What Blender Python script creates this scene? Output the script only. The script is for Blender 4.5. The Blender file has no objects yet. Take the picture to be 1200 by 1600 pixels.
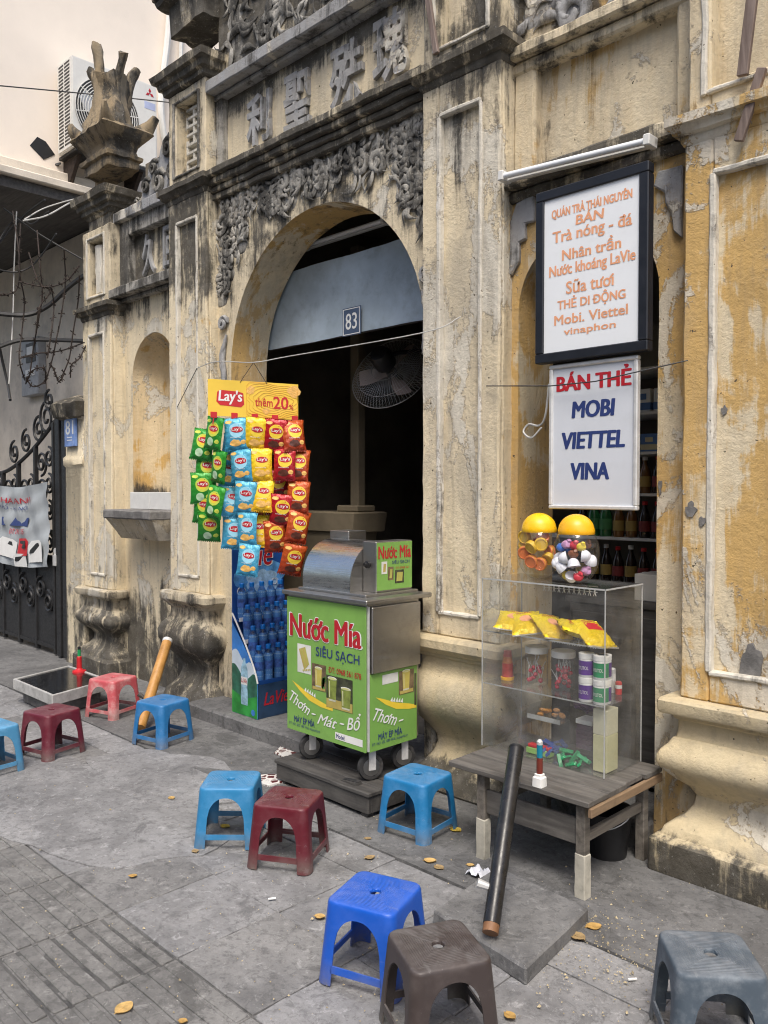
import bpy, bmesh, math, random, unicodedata
from mathutils import Vector, Matrix, noise
R = math.radians
V = Vector
rnd = random.Random(83)
sc = bpy.context.scene
col = bpy.context.collection

# ------------------------------------------------------------------ camera
CAM_H, FPX, PITCH = 1.55, 1290.0, math.atan(35 / 1290.0)
cam_d = bpy.data.cameras.new('camera')
cam = bpy.data.objects.new('camera', cam_d)
col.objects.link(cam)
cam.location = (0, 0, CAM_H)
cam.rotation_euler = (R(90) - PITCH, 0, R(45))
cam_d.sensor_fit = 'HORIZONTAL'
cam_d.sensor_width = 36
cam_d.lens = 36 * FPX / 1200
cam_d.clip_start = .05
cam_d.clip_end = 1000
sc.camera = cam

# ------------------------------------------------------------------ sky, sun, exposure
SUN_EL, SUN_AZ = 58, 138          # direction the light comes from (azimuth from +Y, clockwise)
w = bpy.data.worlds.new('World')
sc.world = w
w.use_nodes = True
nt = w.node_tree
bg = nt.nodes['Background']
sky = nt.nodes.new('ShaderNodeTexSky')
sky.sky_type = 'NISHITA'
sky.sun_disc = False
sky.sun_elevation = R(SUN_EL)
sky.sun_rotation = R(SUN_AZ)
sky.air_density = 1.0
sky.dust_density = 4.0
sky.ozone_density = .7
nt.links.new(sky.outputs[0], bg.inputs[0])
bg.inputs[1].default_value = .115
sun_d = bpy.data.lights.new('sun', 'SUN')
sun_d.energy = 1.5
sun_d.angle = R(22)
sun_d.color = (1, .95, .86)
sun = bpy.data.objects.new('sun', sun_d)
col.objects.link(sun)
_az, _el = R(SUN_AZ), R(SUN_EL)
_dir = V((math.sin(_az) * math.cos(_el), math.cos(_az) * math.cos(_el), math.sin(_el)))
sun.rotation_euler = _dir.to_track_quat('Z', 'Y').to_euler()
sun.location = _dir * 30
sc.view_settings.view_transform = 'Standard'
sc.view_settings.look = 'None'
sc.view_settings.gamma = 1
sc.view_settings.use_curve_mapping = False
sc.view_settings.exposure = .88
sc.cycles.max_bounces = 10
sc.cycles.transparent_max_bounces = 24
sc.cycles.use_denoising = True
sc.cycles.filter_width = 1.1

# ------------------------------------------------------------------ pixel -> place (a pixel gives a direction only)
S2 = math.sqrt(.5)
def ray(px, py):
    a, b = (px - 600) / FPX, (800 - py) / FPX
    c, s = math.cos(PITCH), math.sin(PITCH)
    fwd, up = c + b * s, -s + b * c
    return V((-S2 * fwd + S2 * a, S2 * fwd + S2 * a, up))
def onY(px, py, Y):
    d = ray(px, py); return V((0, 0, CAM_H)) + d * (Y / d.y)
def onX(px, py, X):
    d = ray(px, py); return V((0, 0, CAM_H)) + d * (X / d.x)
def onZ(px, py, Z):
    d = ray(px, py); return V((0, 0, CAM_H)) + d * ((Z - CAM_H) / d.z)
def atD(px, py, D):
    return V((0, 0, CAM_H)) + ray(px, py) * D

# ------------------------------------------------------------------ objects
def setp(o, label=None, cat=None, group=None, kind=None):
    if label: o['label'] = label
    if cat: o['category'] = cat
    if group: o['group'] = group
    if kind: o['kind'] = kind
    return o
def thing(name, loc, label, cat, group=None, rotz=0, rot=None):
    o = bpy.data.objects.new(name, None)
    o.empty_display_size = .1
    col.objects.link(o)
    o.location = loc
    o.rotation_euler = rot if rot else (0, 0, rotz)
    return setp(o, label, cat, group)
def wloc(p):
    t = V((0, 0, 0))
    while p is not None:
        t += p.location; p = p.parent
    return t
def kids(o): return [c for c in o.children]
def copy_tree(o, parent=None):
    c = o.copy(); col.objects.link(c); c.parent = parent
    for k in list(o.children): copy_tree(k, c)
    return c

class MB:
    """collects verts and faces of ONE mesh"""
    def __init__(s): s.v, s.f = [], []
    def add(s, vs, fs):
        b = len(s.v)
        s.v += [V(x) for x in vs]
        s.f += [[i + b for i in f] for f in fs]
        return s
    def box(s, x0, x1, y0, y1, z0, z1):
        return s.add([(x, y, z) for z in (z0, z1) for y in (y0, y1) for x in (x0, x1)],
                     [(0, 2, 3, 1), (4, 5, 7, 6), (0, 1, 5, 4), (2, 6, 7, 3), (0, 4, 6, 2), (1, 3, 7, 5)])
    def obox(s, o, r, u, n, a0, a1, b0, b1, h0, h1):
        vs = [o + r * a + u * b + n * h for h in (h0, h1) for b in (b0, b1) for a in (a0, a1)]
        return s.add(vs, [(0, 2, 3, 1), (4, 5, 7, 6), (0, 1, 5, 4), (2, 6, 7, 3), (0, 4, 6, 2), (1, 3, 7, 5)])
    def tube(s, pts, r, n=8, cap=True, flat=1.0):
        pts = [V(p) for p in pts]
        if not isinstance(r, (list, tuple)): r = [r] * len(pts)
        t = (pts[1] - pts[0]).normalized()
        a = t.orthogonal().normalized()
        vs, fs = [], []
        for i, p in enumerate(pts):
            t2 = (pts[min(i + 1, len(pts) - 1)] - pts[max(i - 1, 0)])
            if t2.length > 1e-9: t = t2.normalized()
            a = (a - t * a.dot(t)); a = a.normalized() if a.length > 1e-6 else t.orthogonal().normalized()
            b = t.cross(a)
            for k in range(n):
                q = 2 * math.pi * k / n
                vs.append(p + (a * math.cos(q) + b * math.sin(q) * flat) * r[i])
        for i in range(len(pts) - 1):
            for k in range(n):
                k2 = (k + 1) % n
                fs.append((i * n + k, i * n + k2, (i + 1) * n + k2, (i + 1) * n + k))
        if cap:
            fs.append(tuple(range(n))[::-1]); fs.append(tuple((len(pts) - 1) * n + k for k in range(n)))
        return s.add(vs, fs)
    def lathe(s, prof, n=20, o=(0, 0, 0), cap=True, ax=None):
        o = V(o); vs, fs = [], []
        M = V((0, 0, 1)).rotation_difference(V(ax)).to_matrix() if ax is not None else Matrix.Identity(3)
        for (r, z) in prof:
            for k in range(n):
                q = 2 * math.pi * k / n
                vs.append(o + M @ V((r * math.cos(q), r * math.sin(q), z)))
        for i in range(len(prof) - 1):
            for k in range(n):
                k2 = (k + 1) % n
                fs.append((i * n + k, i * n + k2, (i + 1) * n + k2, (i + 1) * n + k))
        if cap:
            fs.append(tuple(range(n))[::-1]); fs.append(tuple((len(prof) - 1) * n + k for k in range(n)))
        return s.add(vs, fs)
    def prism(s, pts, mf, h0, h1):
        n = len(pts)
        vs = [mf(a, b, h0) for a, b in pts] + [mf(a, b, h1) for a, b in pts]
        return s.add(vs, [tuple(range(n))[::-1], tuple(range(n, 2 * n))] + [(i, (i + 1) % n, n + (i + 1) % n, n + i) for i in range(n)])
    def poly(s, pts, mf, h):
        return s.add([mf(a, b, h) for a, b in pts], [tuple(range(len(pts)))])
    def ell(s, c, rx, ry, rz, n=10, m=6, M=None):
        c = V(c); vs, fs = [c + (M @ V((0, 0, -rz)) if M else V((0, 0, -rz)))], []
        for i in range(1, m):
            t = -math.pi / 2 + math.pi * i / m
            for k in range(n):
                q = 2 * math.pi * k / n
                p = V((rx * math.cos(t) * math.cos(q), ry * math.cos(t) * math.sin(q), rz * math.sin(t)))
                vs.append(c + (M @ p if M else p))
        vs.append(c + (M @ V((0, 0, rz)) if M else V((0, 0, rz))))
        for k in range(n):
            fs.append((0, 1 + (k + 1) % n, 1 + k))
            fs.append((len(vs) - 1, len(vs) - 1 - n + k, len(vs) - 1 - n + (k + 1) % n))
        for i in range(m - 2):
            for k in range(n):
                a = 1 + i * n
                fs.append((a + k, a + (k + 1) % n, a + n + (k + 1) % n, a + n + k))
        return s.add(vs, fs)
    def jitter(s, amp, scale, seed=0):
        for p in s.v:
            q = p * scale + V((seed * 7.1, seed * 3.3, seed * 1.7))
            p += noise.noise_vector(q) * amp + noise.noise_vector(q * 3.1) * amp * .4
        return s
    def mesh(s, name, sharp=35, bevel=0, seg=1, offset=V((0, 0, 0)), jit=None, sub=0, dedup=False):
        me = bpy.data.meshes.new(name)
        me.from_pydata([tuple(p - offset) for p in s.v], [], [tuple(f) for f in s.f])
        if bevel or sub or dedup:
            bm = bmesh.new(); bm.from_mesh(me)
            if dedup: bmesh.ops.remove_doubles(bm, verts=bm.verts, dist=1e-5)
            if bevel:
                ed = [e for e in bm.edges if len(e.link_faces) == 2 and e.calc_face_angle(0) > R(30)]
                bmesh.ops.bevel(bm, geom=ed, offset=bevel, segments=seg, affect='EDGES', clamp_overlap=True)
            if sub:
                for _ in range(6):
                    ed = [e for e in bm.edges if e.calc_length() > sub]
                    if not ed: break
                    bmesh.ops.subdivide_edges(bm, edges=ed, cuts=1, use_grid_fill=True)
            if jit:
                off = V(offset)
                for vv in bm.verts:
                    q = (vv.co + off) * jit[1]
                    vv.co += noise.noise_vector(q) * jit[0] + noise.noise_vector(q * 3.3) * jit[0] * .5
            bm.to_mesh(me); bm.free()
        me.polygons.foreach_set('use_smooth', [True] * len(me.polygons))
        me.set_sharp_from_angle(angle=R(sharp))
        me.update()
        return me
    def build(s, name, mat, parent=None, world=True, **kw):
        off = wloc(parent) if (world and parent is not None) else V((0, 0, 0))
        me = s.mesh(name, offset=off, **kw)
        me.materials.append(mat)
        o = bpy.data.objects.new(name, me)
        col.objects.link(o)
        if parent is not None: o.parent = parent
        return o
def solo(name, mb, mat, label, cat, group=None, base=None, **kw):
    """a thing that is one mesh, its origin at its base"""
    if base is None:
        n = len(mb.v)
        base = V((sum(p.x for p in mb.v) / n, sum(p.y for p in mb.v) / n, min(p.z for p in mb.v)))
    base = V(base)
    me = mb.mesh(name, offset=base, **kw)
    me.materials.append(mat)
    o = bpy.data.objects.new(name, me)
    col.objects.link(o); o.location = base
    return setp(o, label, cat, group)
def struct(name, mb, mat, **kw):
    return setp(mb.build(name, mat, **kw), kind='structure')

def rrect(hx, hy, r, seg=3, n=5):
    r = min(r, hx * .9, hy * .9); pts = []
    cs = [(hx - r, hy - r, 0), (-hx + r, hy - r, 90), (-hx + r, -hy + r, 180), (hx - r, -hy + r, 270)]
    for i, (cx, cy, a) in enumerate(cs):
        arc = [(cx + r * math.cos(R(a + 90 * k / seg)), cy + r * math.sin(R(a + 90 * k / seg))) for k in range(seg + 1)]
        pts += arc
        nx_, ny_, na = cs[(i + 1) % 4]
        e = (nx_ + r * math.cos(R(na)), ny_ + r * math.sin(R(na)))
        for k in range(1, n): pts.append((arc[-1][0] + (e[0] - arc[-1][0]) * k / n, arc[-1][1] + (e[1] - arc[-1][1]) * k / n))
    return pts
def loft(mb, cx, cy, prof, r=.015, seg=2, n=5):
    vs, fs = [], []
    m = 0
    for (z, hx, hy) in prof:
        ring = rrect(hx, hy, r, seg, n); m = len(ring)
        vs += [(cx + a, cy + b, z) for a, b in ring]
    for i in range(len(prof) - 1):
        for k in range(m):
            fs.append((i * m + k, i * m + (k + 1) % m, (i + 1) * m + (k + 1) % m, (i + 1) * m + k))
    fs.append(tuple(range(m))[::-1]); fs.append(tuple((len(prof) - 1) * m + k for k in range(m)))
    return mb.add(vs, fs)
def plane(o, r, u):
    o, r, u = V(o), V(r).normalized(), V(u).normalized()
    n = r.cross(u)
    return lambda a, b, h: o + r * a + u * b + n * h

# ------------------------------------------------------------------ lettering
_tc = {}
def text2d(s, bold=0.0, res=3):
    """outline of a line of writing; horned vowels and barred d are made of a plain letter and its mark"""
    plain, marks = '', []
    for i, ch in enumerate(s):
        d = unicodedata.normalize('NFD', ch)
        if ch in 'đĐ': plain += 'd' if ch == 'đ' else 'D'; marks.append((i, 'bar'))
        elif '\u031b' in d: plain += unicodedata.normalize('NFC', d.replace('\u031b', '')); marks.append((i, 'horn'))
        else: plain += ch
    vs, fs = _text2d(plain, bold, res)
    if not marks: return vs, fs
    vs, fs = list(vs), list(fs)
    for i, kind in marks:
        base = unicodedata.normalize('NFD', plain[i])[0]
        gl = _text2d(base, bold, res)[0]
        bx0, bx1, by1 = min(v[0] for v in gl), max(v[0] for v in gl), max(v[1] for v in gl)
        pre = _text2d(plain[:i] + base, bold, res)[0]
        x = max(v[0] for v in pre) - bx1; n = len(vs)
        if kind == 'bar':
            a, b, c, e = (bx1 - .30, bx1 + .07, by1 * .80, by1 * .88) if base == 'd' else (bx0 - .09, bx0 + .24, by1 * .46, by1 * .56)
            vs += [(x + a, c), (x + b, c), (x + b, e), (x + a, e)]; fs.append((n, n + 1, n + 2, n + 3))
        else:
            q = [(-.05, -.07), (.04, -.05), (.10, .02), (.12, .12), (.03, .12), (.02, .06), (-.05, .01)]
            vs += [(x + bx1 + a, by1 + b) for a, b in q]; fs.append(tuple(range(n, n + 7)))
    return vs, fs
def _text2d(s, bold=0.0, res=3):
    k = (s, bold, res)
    if k in _tc: return _tc[k]
    cu = bpy.data.curves.new('t', 'FONT'); cu.body = s; cu.offset = bold; cu.resolution_u = res
    cu.fill_mode = 'FRONT' if hasattr(cu, 'fill_mode') else cu.fill_mode
    ob = bpy.data.objects.new('t', cu); col.objects.link(ob)
    dg = bpy.context.evaluated_depsgraph_get()
    me = bpy.data.meshes.new_from_object(ob.evaluated_get(dg))
    vs = [(v.co.x, v.co.y) for v in me.vertices]; fs = [tuple(p.vertices) for p in me.polygons]
    bpy.data.objects.remove(ob); bpy.data.curves.remove(cu); bpy.data.meshes.remove(me)
    _tc[k] = (vs, fs)
    return _tc[k]
def text(mb, s, mf, x0, x1, z0, z1, h=.001, bold=.0, shear=0, arc=None, thick=0):
    """lettering fitted into the box x0..x1, z0..z1 of a plane"""
    bold2 = 0
    if not thick: bold, bold2 = 0.0, bold
    vs, fs = text2d(s, bold)
    ax, bx = min(v[0] for v in vs), max(v[0] for v in vs)
    ay, by = min(v[1] for v in vs), max(v[1] for v in vs)
    out = []
    for a, b in vs:
        p, q = (a - ax) / max(bx - ax, 1e-6), (b - ay) / max(by - ay, 1e-6)
        p = (p + shear * (q - .5)) if shear else p
        z = z0 + (z1 - z0) * q
        if arc: z += arc(p)
        out.append((x0 + (x1 - x0) * p, z))
    if bold2:
        d = (z1 - z0) * bold2 * 1.1
        for k, (ca, cb) in enumerate(((1, 0), (-1, 0), (0, 1), (0, -1), (.7, .7), (-.7, .7), (.7, -.7), (-.7, -.7))):
            mb.add([mf(a + ca * d, b + cb * d * .4, h + .00005 * (k + 1)) for a, b in out], fs)
    mb.add([mf(a, b, h) for a, b in out], fs)
    if thick:
        n = len(out)
        edges = {}
        for f in fs:
            for i in range(len(f)):
                e = (f[i], f[(i + 1) % len(f)]); edges[e] = 1
        rim = [e for e in edges if (e[1], e[0]) not in edges]
        mb.add([mf(a, b, h) for a, b in out] + [mf(a, b, h - thick) for a, b in out], [(e[0], e[1], e[1] + n, e[0] + n)[::-1] for e in rim])
    return mb
# ------------------------------------------------------------------ materials
class NT:
    def __init__(s, name):
        s.m = bpy.data.materials.new(name); s.m.use_nodes = True
        s.t = s.m.node_tree; s.b = s.t.nodes['Principled BSDF']; s.out = s.t.nodes['Material Output']
        s.pos = s.t.nodes.new('ShaderNodeNewGeometry').outputs['Position']
        s.obj = s.t.nodes.new('ShaderNodeTexCoord').outputs['Object']
    def set(s, sock, v):
        if hasattr(v, 'links') or isinstance(v, bpy.types.NodeSocket): s.t.links.new(v, sock)
        else: sock.default_value = (v if not isinstance(v, tuple) or len(v) != 3 or sock.type != 'RGBA' else (*v, 1))
    def noise(s, scale, vec=None, detail=5, rough=.6, dist=0):
        n = s.t.nodes.new('ShaderNodeTexNoise')
        n.inputs['Scale'].default_value = scale; n.inputs['Detail'].default_value = detail
        n.inputs['Roughness'].default_value = rough; n.inputs['Distortion'].default_value = dist
        s.t.links.new(vec if vec is not None else s.pos, n.inputs['Vector'])
        return n.outputs['Fac']
    def voro(s, scale, vec=None, feature='F1'):
        n = s.t.nodes.new('ShaderNodeTexVoronoi'); n.feature = feature
        n.inputs['Scale'].default_value = scale
        s.t.links.new(vec if vec is not None else s.pos, n.inputs['Vector'])
        return n.outputs['Distance']
    def vmul(s, vec, k, add=(0, 0, 0)):
        n = s.t.nodes.new('ShaderNodeVectorMath'); n.operation = 'MULTIPLY_ADD'
        s.t.links.new(vec, n.inputs[0]); n.inputs[1].default_value = k; n.inputs[2].default_value = add
        return n.outputs[0]
    def sep(s, vec):
        n = s.t.nodes.new('ShaderNodeSeparateXYZ'); s.t.links.new(vec, n.inputs[0]); return n.outputs
    def ramp(s, x, a, b, lo=0.0, hi=1.0):
        n = s.t.nodes.new('ShaderNodeMapRange'); n.interpolation_type = 'SMOOTHSTEP'
        s.set(n.inputs[0], x)
        for i, q in zip((1, 2, 3, 4), (a, b, lo, hi)): n.inputs[i].default_value = q
        return n.outputs[0]
    def mix(s, f, a, b, mode='MIX'):
        n = s.t.nodes.new('ShaderNodeMix'); n.data_type = 'RGBA'; n.blend_type = mode
        s.set(n.inputs[0], f); s.set(n.inputs[6], a); s.set(n.inputs[7], b)
        return n.outputs[2]
    def op(s, o, a, b=0.0, clamp=False):
        n = s.t.nodes.new('ShaderNodeMath'); n.operation = o; n.use_clamp = clamp
        s.set(n.inputs[0], a); s.set(n.inputs[1], b); return n.outputs[0]
    def bump(s, h, strength=.3, dist=.01):
        n = s.t.nodes.new('ShaderNodeBump'); n.inputs['Strength'].default_value = strength; n.inputs['Distance'].default_value = dist
        s.t.links.new(h, n.inputs['Height']); s.t.links.new(n.outputs[0], s.b.inputs['Normal'])
    def base(s, c): s.set(s.b.inputs['Base Color'], c)
    def rough(s, r): s.set(s.b.inputs['Roughness'], r)

def lin(h):
    h = h.lstrip('#'); c = [int(h[i:i + 2], 16) / 255 for i in (0, 2, 4)]
    return tuple(x / 12.92 if x < .04 else ((x + .055) / 1.055) ** 2.4 for x in c)
def simple(name, c, rough=.5, metal=0.0, var=.12, vscale=9, bump=0.0, bscale=60, spec=.5, dirt=0.0, dirtc=(.07, .065, .06), coat=0.0, world=False):
    if isinstance(c, str): c = lin(c)
    g = NT(name); src = g.pos if world else g.obj
    n = g.noise(vscale, src)
    c2 = tuple(x * (1 - var) for x in c); c3 = tuple(min(1, x * (1 + var)) for x in c)
    cc = g.mix(g.ramp(n, .3, .7), c2, c3)
    if dirt: cc = g.mix(g.op('MULTIPLY', g.ramp(g.noise(vscale * 2.3, src, 8, .7), .45, .75), dirt), cc, dirtc)
    g.base(cc); g.b.inputs['Metallic'].default_value = metal
    g.rough(g.ramp(g.noise(vscale * 3, src), .3, .7, max(0, rough - .08), min(1, rough + .1)))
    g.b.inputs['Specular IOR Level'].default_value = spec
    if coat: g.b.inputs['Coat Weight'].default_value = coat; g.b.inputs['Coat Roughness'].default_value = .15
    if bump: g.bump(g.noise(bscale, src, 6, .65), bump, .01)
    return g.m
def pane(name, tint=(.95, .96, .96), haze=.05, hazec=(.6, .62, .62), rough=.03, ior=1.45, gain=1.0):
    """thin clear sheet: see-through with a Fresnel reflection and a little surface dust"""
    g = NT(name); t = g.t
    tr = t.nodes.new('ShaderNodeBsdfTransparent'); tr.inputs[0].default_value = (*tint, 1)
    gl = t.nodes.new('ShaderNodeBsdfGlossy'); gl.inputs['Roughness'].default_value = rough
    df = t.nodes.new('ShaderNodeBsdfDiffuse'); df.inputs[0].default_value = (*hazec, 1)
    fr = t.nodes.new('ShaderNodeLayerWeight'); fr.inputs[0].default_value = .5
    m1 = t.nodes.new('ShaderNodeMixShader'); m2 = t.nodes.new('ShaderNodeMixShader')
    hz = g.op('MULTIPLY', g.ramp(g.noise(6, g.obj, 7, .65), .25, .8), haze * 2)
    t.links.new(hz, m1.inputs[0]); t.links.new(tr.outputs[0], m1.inputs[1]); t.links.new(df.outputs[0], m1.inputs[2])
    t.links.new(g.op('ADD', g.op('MULTIPLY', g.op('POWER', fr.outputs['Facing'], 4.0), .7 * gain), .035 * gain), m2.inputs[0]); t.links.new(m1.outputs[0], m2.inputs[1]); t.links.new(gl.outputs[0], m2.inputs[2])
    t.links.new(m2.outputs[0], g.out.inputs[0])
    return g.m

CREAM, OCHRE, PALE = (.72, .625, .45), (.62, .41, .16), (.68, .645, .56)
def plaster(name, ochre=.45, pale=.35, mold=0.0, top=None, bot=None, cement=.0, cream=CREAM, oc=OCHRE, moldc=(.040, .039, .037), bumps=.8, grey=.38):
    """flaking lime wash over render with mould streaks; top / bot = (z0, z1, amount) height ranges with more mould"""
    g = NT(name)
    P = g.pos
    big, med, fine = g.noise(1.7, P, 8, .62, .6), g.noise(6.5, P, 10, .72, .4), g.noise(55, P, 5, .7)
    stv = g.vmul(P, (1, 1, .10)); st = g.noise(7.0, stv, 10, .72, .45)
    st2 = g.noise(17, stv, 5, .6)
    x = g.op('ADD', g.op('MULTIPLY', big, .6), g.op('MULTIPLY', st, .4))
    c = g.mix(g.ramp(x, .66 - .32 * ochre, .70 - .32 * ochre), cream, oc)
    c = g.mix(g.op('MULTIPLY', g.ramp(g.op('ADD', g.op('MULTIPLY', st, .7), g.op('MULTIPLY', med, .3)), .42, .62), .30 * min(1, ochre * 2.2)), c, tuple(q * .85 for q in oc))     # faded wash
    y = g.op('ADD', g.op('MULTIPLY', g.noise(2.6, g.vmul(P, (1, 1, .55), (3, 1, 7)), 8, .62, .7), .75), g.op('MULTIPLY', fine, .12))
    pm = g.ramp(y, .60 - .28 * pale, .625 - .28 * pale)
    c = g.mix(g.op('MULTIPLY', pm, .85), c, PALE)
    edge = g.op('MULTIPLY', pm, g.op('SUBTRACT', 1.0, pm))
    c = g.mix(g.op('MULTIPLY', edge, 1.6, True), c, (.22, .15, .08))
    c = g.mix(g.op('MULTIPLY', g.ramp(g.noise(3.1, g.vmul(P, (1, 1, .4), (2, 8, 5)), 9, .68, .5), .44, .66), grey), c, (.33, .305, .26))   # dulled, dirty areas
    c = g.mix(g.op('MULTIPLY', g.ramp(st2, .50, .70), .25), c, (.22, .19, .145))                  # thin grey runs
    if cement:
        cm = g.ramp(g.op('ADD', g.noise(3.3, g.vmul(P, (1, 1, 1), (9, 4, 2)), 6, .6), g.op('MULTIPLY', fine, .08)), .70 - .25 * cement, .71 - .25 * cement)
        c = g.mix(cm, c, (.20, .19, .18))
    z = g.sep(P)[2]
    bias = mold
    if top: bias = g.op('ADD', g.ramp(z, top[0], top[1], 0, top[2]), bias)
    if bot: bias = g.op('ADD', g.ramp(z, bot[0], bot[1], 0, bot[2]), bias)
    mm = g.op('ADD', g.op('ADD', g.op('MULTIPLY', st, .66), g.op('MULTIPLY', med, .34)), bias)
    mk = g.ramp(mm, .53, .645)
    mc = g.mix(g.ramp(g.noise(9, P, 6, .7), .38, .75), moldc, (.125, .12, .11))
    c = g.mix(g.op('MULTIPLY', mk, .93), c, mc)
    spk = g.op('MULTIPLY', g.ramp(g.noise(75, P, 3, .6), .64, .70), g.op('MULTIPLY', mk, .5))
    c = g.mix(spk, c, (.45, .44, .41))
    c = g.mix(g.ramp(g.noise(48, P, 3, .5), .70, .74), c, (.10, .085, .06))                       # pits
    c = g.mix(g.op('MULTIPLY', g.ramp(fine, .3, .8), .14), c, (.12, .10, .07))
    g.base(c); g.rough(.9); g.b.inputs['Specular IOR Level'].default_value = .2
    h = g.op('ADD', g.op('ADD', g.op('MULTIPLY', med, .8), g.op('MULTIPLY', pm, .18)), g.op('MULTIPLY', fine, .35))
    g.bump(h, bumps, .015)
    return g.m

def wood(name, c1, c2, scale=1.0, axis=0, rough=.7):
    g = NT(name); k = [9 * scale] * 3; k[axis] = 1.0 * scale
    v = g.vmul(g.obj, tuple(k)); n = g.noise(3.5, v, 7, .65, .4)
    c = g.mix(g.ramp(n, .3, .7), c1, c2)
    c = g.mix(g.op('MULTIPLY', g.ramp(g.noise(5, g.obj, 6, .7), .45, .75), .5), c, tuple(x * .35 for x in c1))
    g.base(c); g.rough(rough); g.bump(n, .35, .006); return g.m
def concrete(name, c, dark, scale=1.0, speck=.5, rough=.85, wet=0):
    g = NT(name); P = g.pos
    big, med, fine = g.noise(1.1 * scale, P, 7, .65, .5), g.noise(5 * scale, P, 8, .7, .3), g.noise(80, P, 4, .7)
    cc = g.mix(g.ramp(g.op('ADD', g.op('MULTIPLY', big, .6), g.op('MULTIPLY', med, .4)), .36, .64), dark, c)
    cc = g.mix(g.op('MULTIPLY', g.ramp(g.noise(14, P, 8, .75), .52, .72), .55), cc, tuple(x * .45 for x in dark))
    cc = g.mix(g.op('MULTIPLY', g.ramp(g.noise(2.2, g.vmul(P, (1, 1, 1), (5, 9, 3)), 8, .7, 1.0), .56, .70), .6), cc, tuple(x * 1.3 for x in c))
    cc = g.mix(g.op('MULTIPLY', g.ramp(g.noise(30, P, 9, .8, .3), .50, .60), .55), cc, tuple(x * .55 for x in dark))
    cc = g.mix(g.op('MULTIPLY', g.ramp(g.noise(21, g.vmul(P, (1, 1, 1), (1, 7, 2)), 9, .8, .6), .55, .64), .65), cc, tuple(min(1, x * 1.45) for x in c))
    cc = g.mix(g.op('MULTIPLY', g.ramp(g.noise(4.5, g.vmul(P, (1, 1, 1), (8, 3, 1)), 10, .78, .8), .55, .61), .6), cc, tuple(x * .6 for x in dark))
    cc = g.mix(g.op('MULTIPLY', g.ramp(fine, .35, .75), .35), cc, dark)
    cc = g.mix(g.op('MULTIPLY', g.ramp(g.noise(120, P, 2, .5), .72, .76), speck), cc, (.55, .54, .51))
    g.base(cc)
    g.rough(g.ramp(med, .3, .7, rough - .2, rough + .1)); g.b.inputs['Specular IOR Level'].default_value = .35
    g.bump(g.op('ADD', g.op('MULTIPLY', med, .7), g.op('MULTIPLY', fine, .5)), .5, .008)
    return g.m
def plastic(name, c, wear=.25, wearc=None, rough=.42, ridges=True):
    if isinstance(c, str): c = lin(c)
    g = NT(name); n = g.noise(10, g.obj, 8, .7)
    wearc = wearc or tuple(min(1, x * 1.25 + .07) for x in c)
    cc = g.mix(g.op('MULTIPLY', g.ramp(n, .42, .72), wear * 1.6, True), c, wearc)
    cc = g.mix(g.op('MULTIPLY', g.ramp(g.noise(27, g.obj, 6, .75), .55, .8), .5), cc, tuple(x * .35 + .01 for x in c))
    z = g.sep(g.obj)[2]
    cc = g.mix(g.op('MULTIPLY', g.op('MULTIPLY', g.ramp(z, .09, 0), .75), g.ramp(g.noise(6, g.obj, 6, .7), .35, .65)), cc, (.16, .15, .13))    # street dirt on the feet
    sc_ = g.ramp(g.noise(40, g.vmul(g.obj, (1, .12, 1)), 4, .6), .66, .70)
    cc = g.mix(g.op('MULTIPLY', sc_, .35), cc, wearc)
    nz = g.sep(g.t.nodes['Geometry'].outputs['Normal'])[2]
    dust = g.op('MULTIPLY', g.op('MULTIPLY', g.ramp(nz, .6, .95), g.ramp(g.noise(7, g.obj, 9, .75, .6), .36, .70)), .22 + wear * .5)
    cc = g.mix(dust, cc, tuple(.45 * x + .24 for x in c))
    scr = g.ramp(g.noise(26, g.vmul(g.obj, (.1, 1, 1)), 6, .7), .60, .66)
    cc = g.mix(g.op('MULTIPLY', scr, .28), cc, tuple(.5 * x + .22 for x in c))
    g.base(cc); g.rough(g.op('ADD', g.ramp(n, .3, .7, rough - .08, rough + .18), g.op('MULTIPLY', dust, .5)))
    if ridges:
        x, y, _ = g.sep(g.obj)
        d = g.op('MAXIMUM', g.op('ABSOLUTE', x), g.op('ABSOLUTE', y))
        wv = g.op('SINE', g.op('MULTIPLY', d, 900.0))
        top = g.op('MULTIPLY', g.ramp(z, .250, .254), g.ramp(d, .10, .092))
        g.bump(g.op('ADD', g.op('MULTIPLY', g.op('MULTIPLY', wv, top), .5), g.op('MULTIPLY', n, .4)), .4, .004)
    else: g.bump(n, .15, .004)
    return g.m
def steel(name, c=(.55, .55, .54), rough=.3, axis=2, dirt=.3):
    g = NT(name); k = [60] * 3; k[axis] = 1.5
    n = g.noise(4, g.vmul(g.obj, tuple(k)), 4, .6); d = g.noise(7, g.obj, 8, .7)
    cc = g.mix(g.op('MULTIPLY', g.ramp(d, .45, .75), dirt), c, (.20, .19, .17))
    g.base(cc); g.b.inputs['Metallic'].default_value = 1
    g.rough(g.op('ADD', g.ramp(n, .3, .7, rough - .08, rough + .1), g.op('MULTIPLY', g.ramp(d, .4, .8), .15)))
    g.bump(n, .02, .001); return g.m

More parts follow.
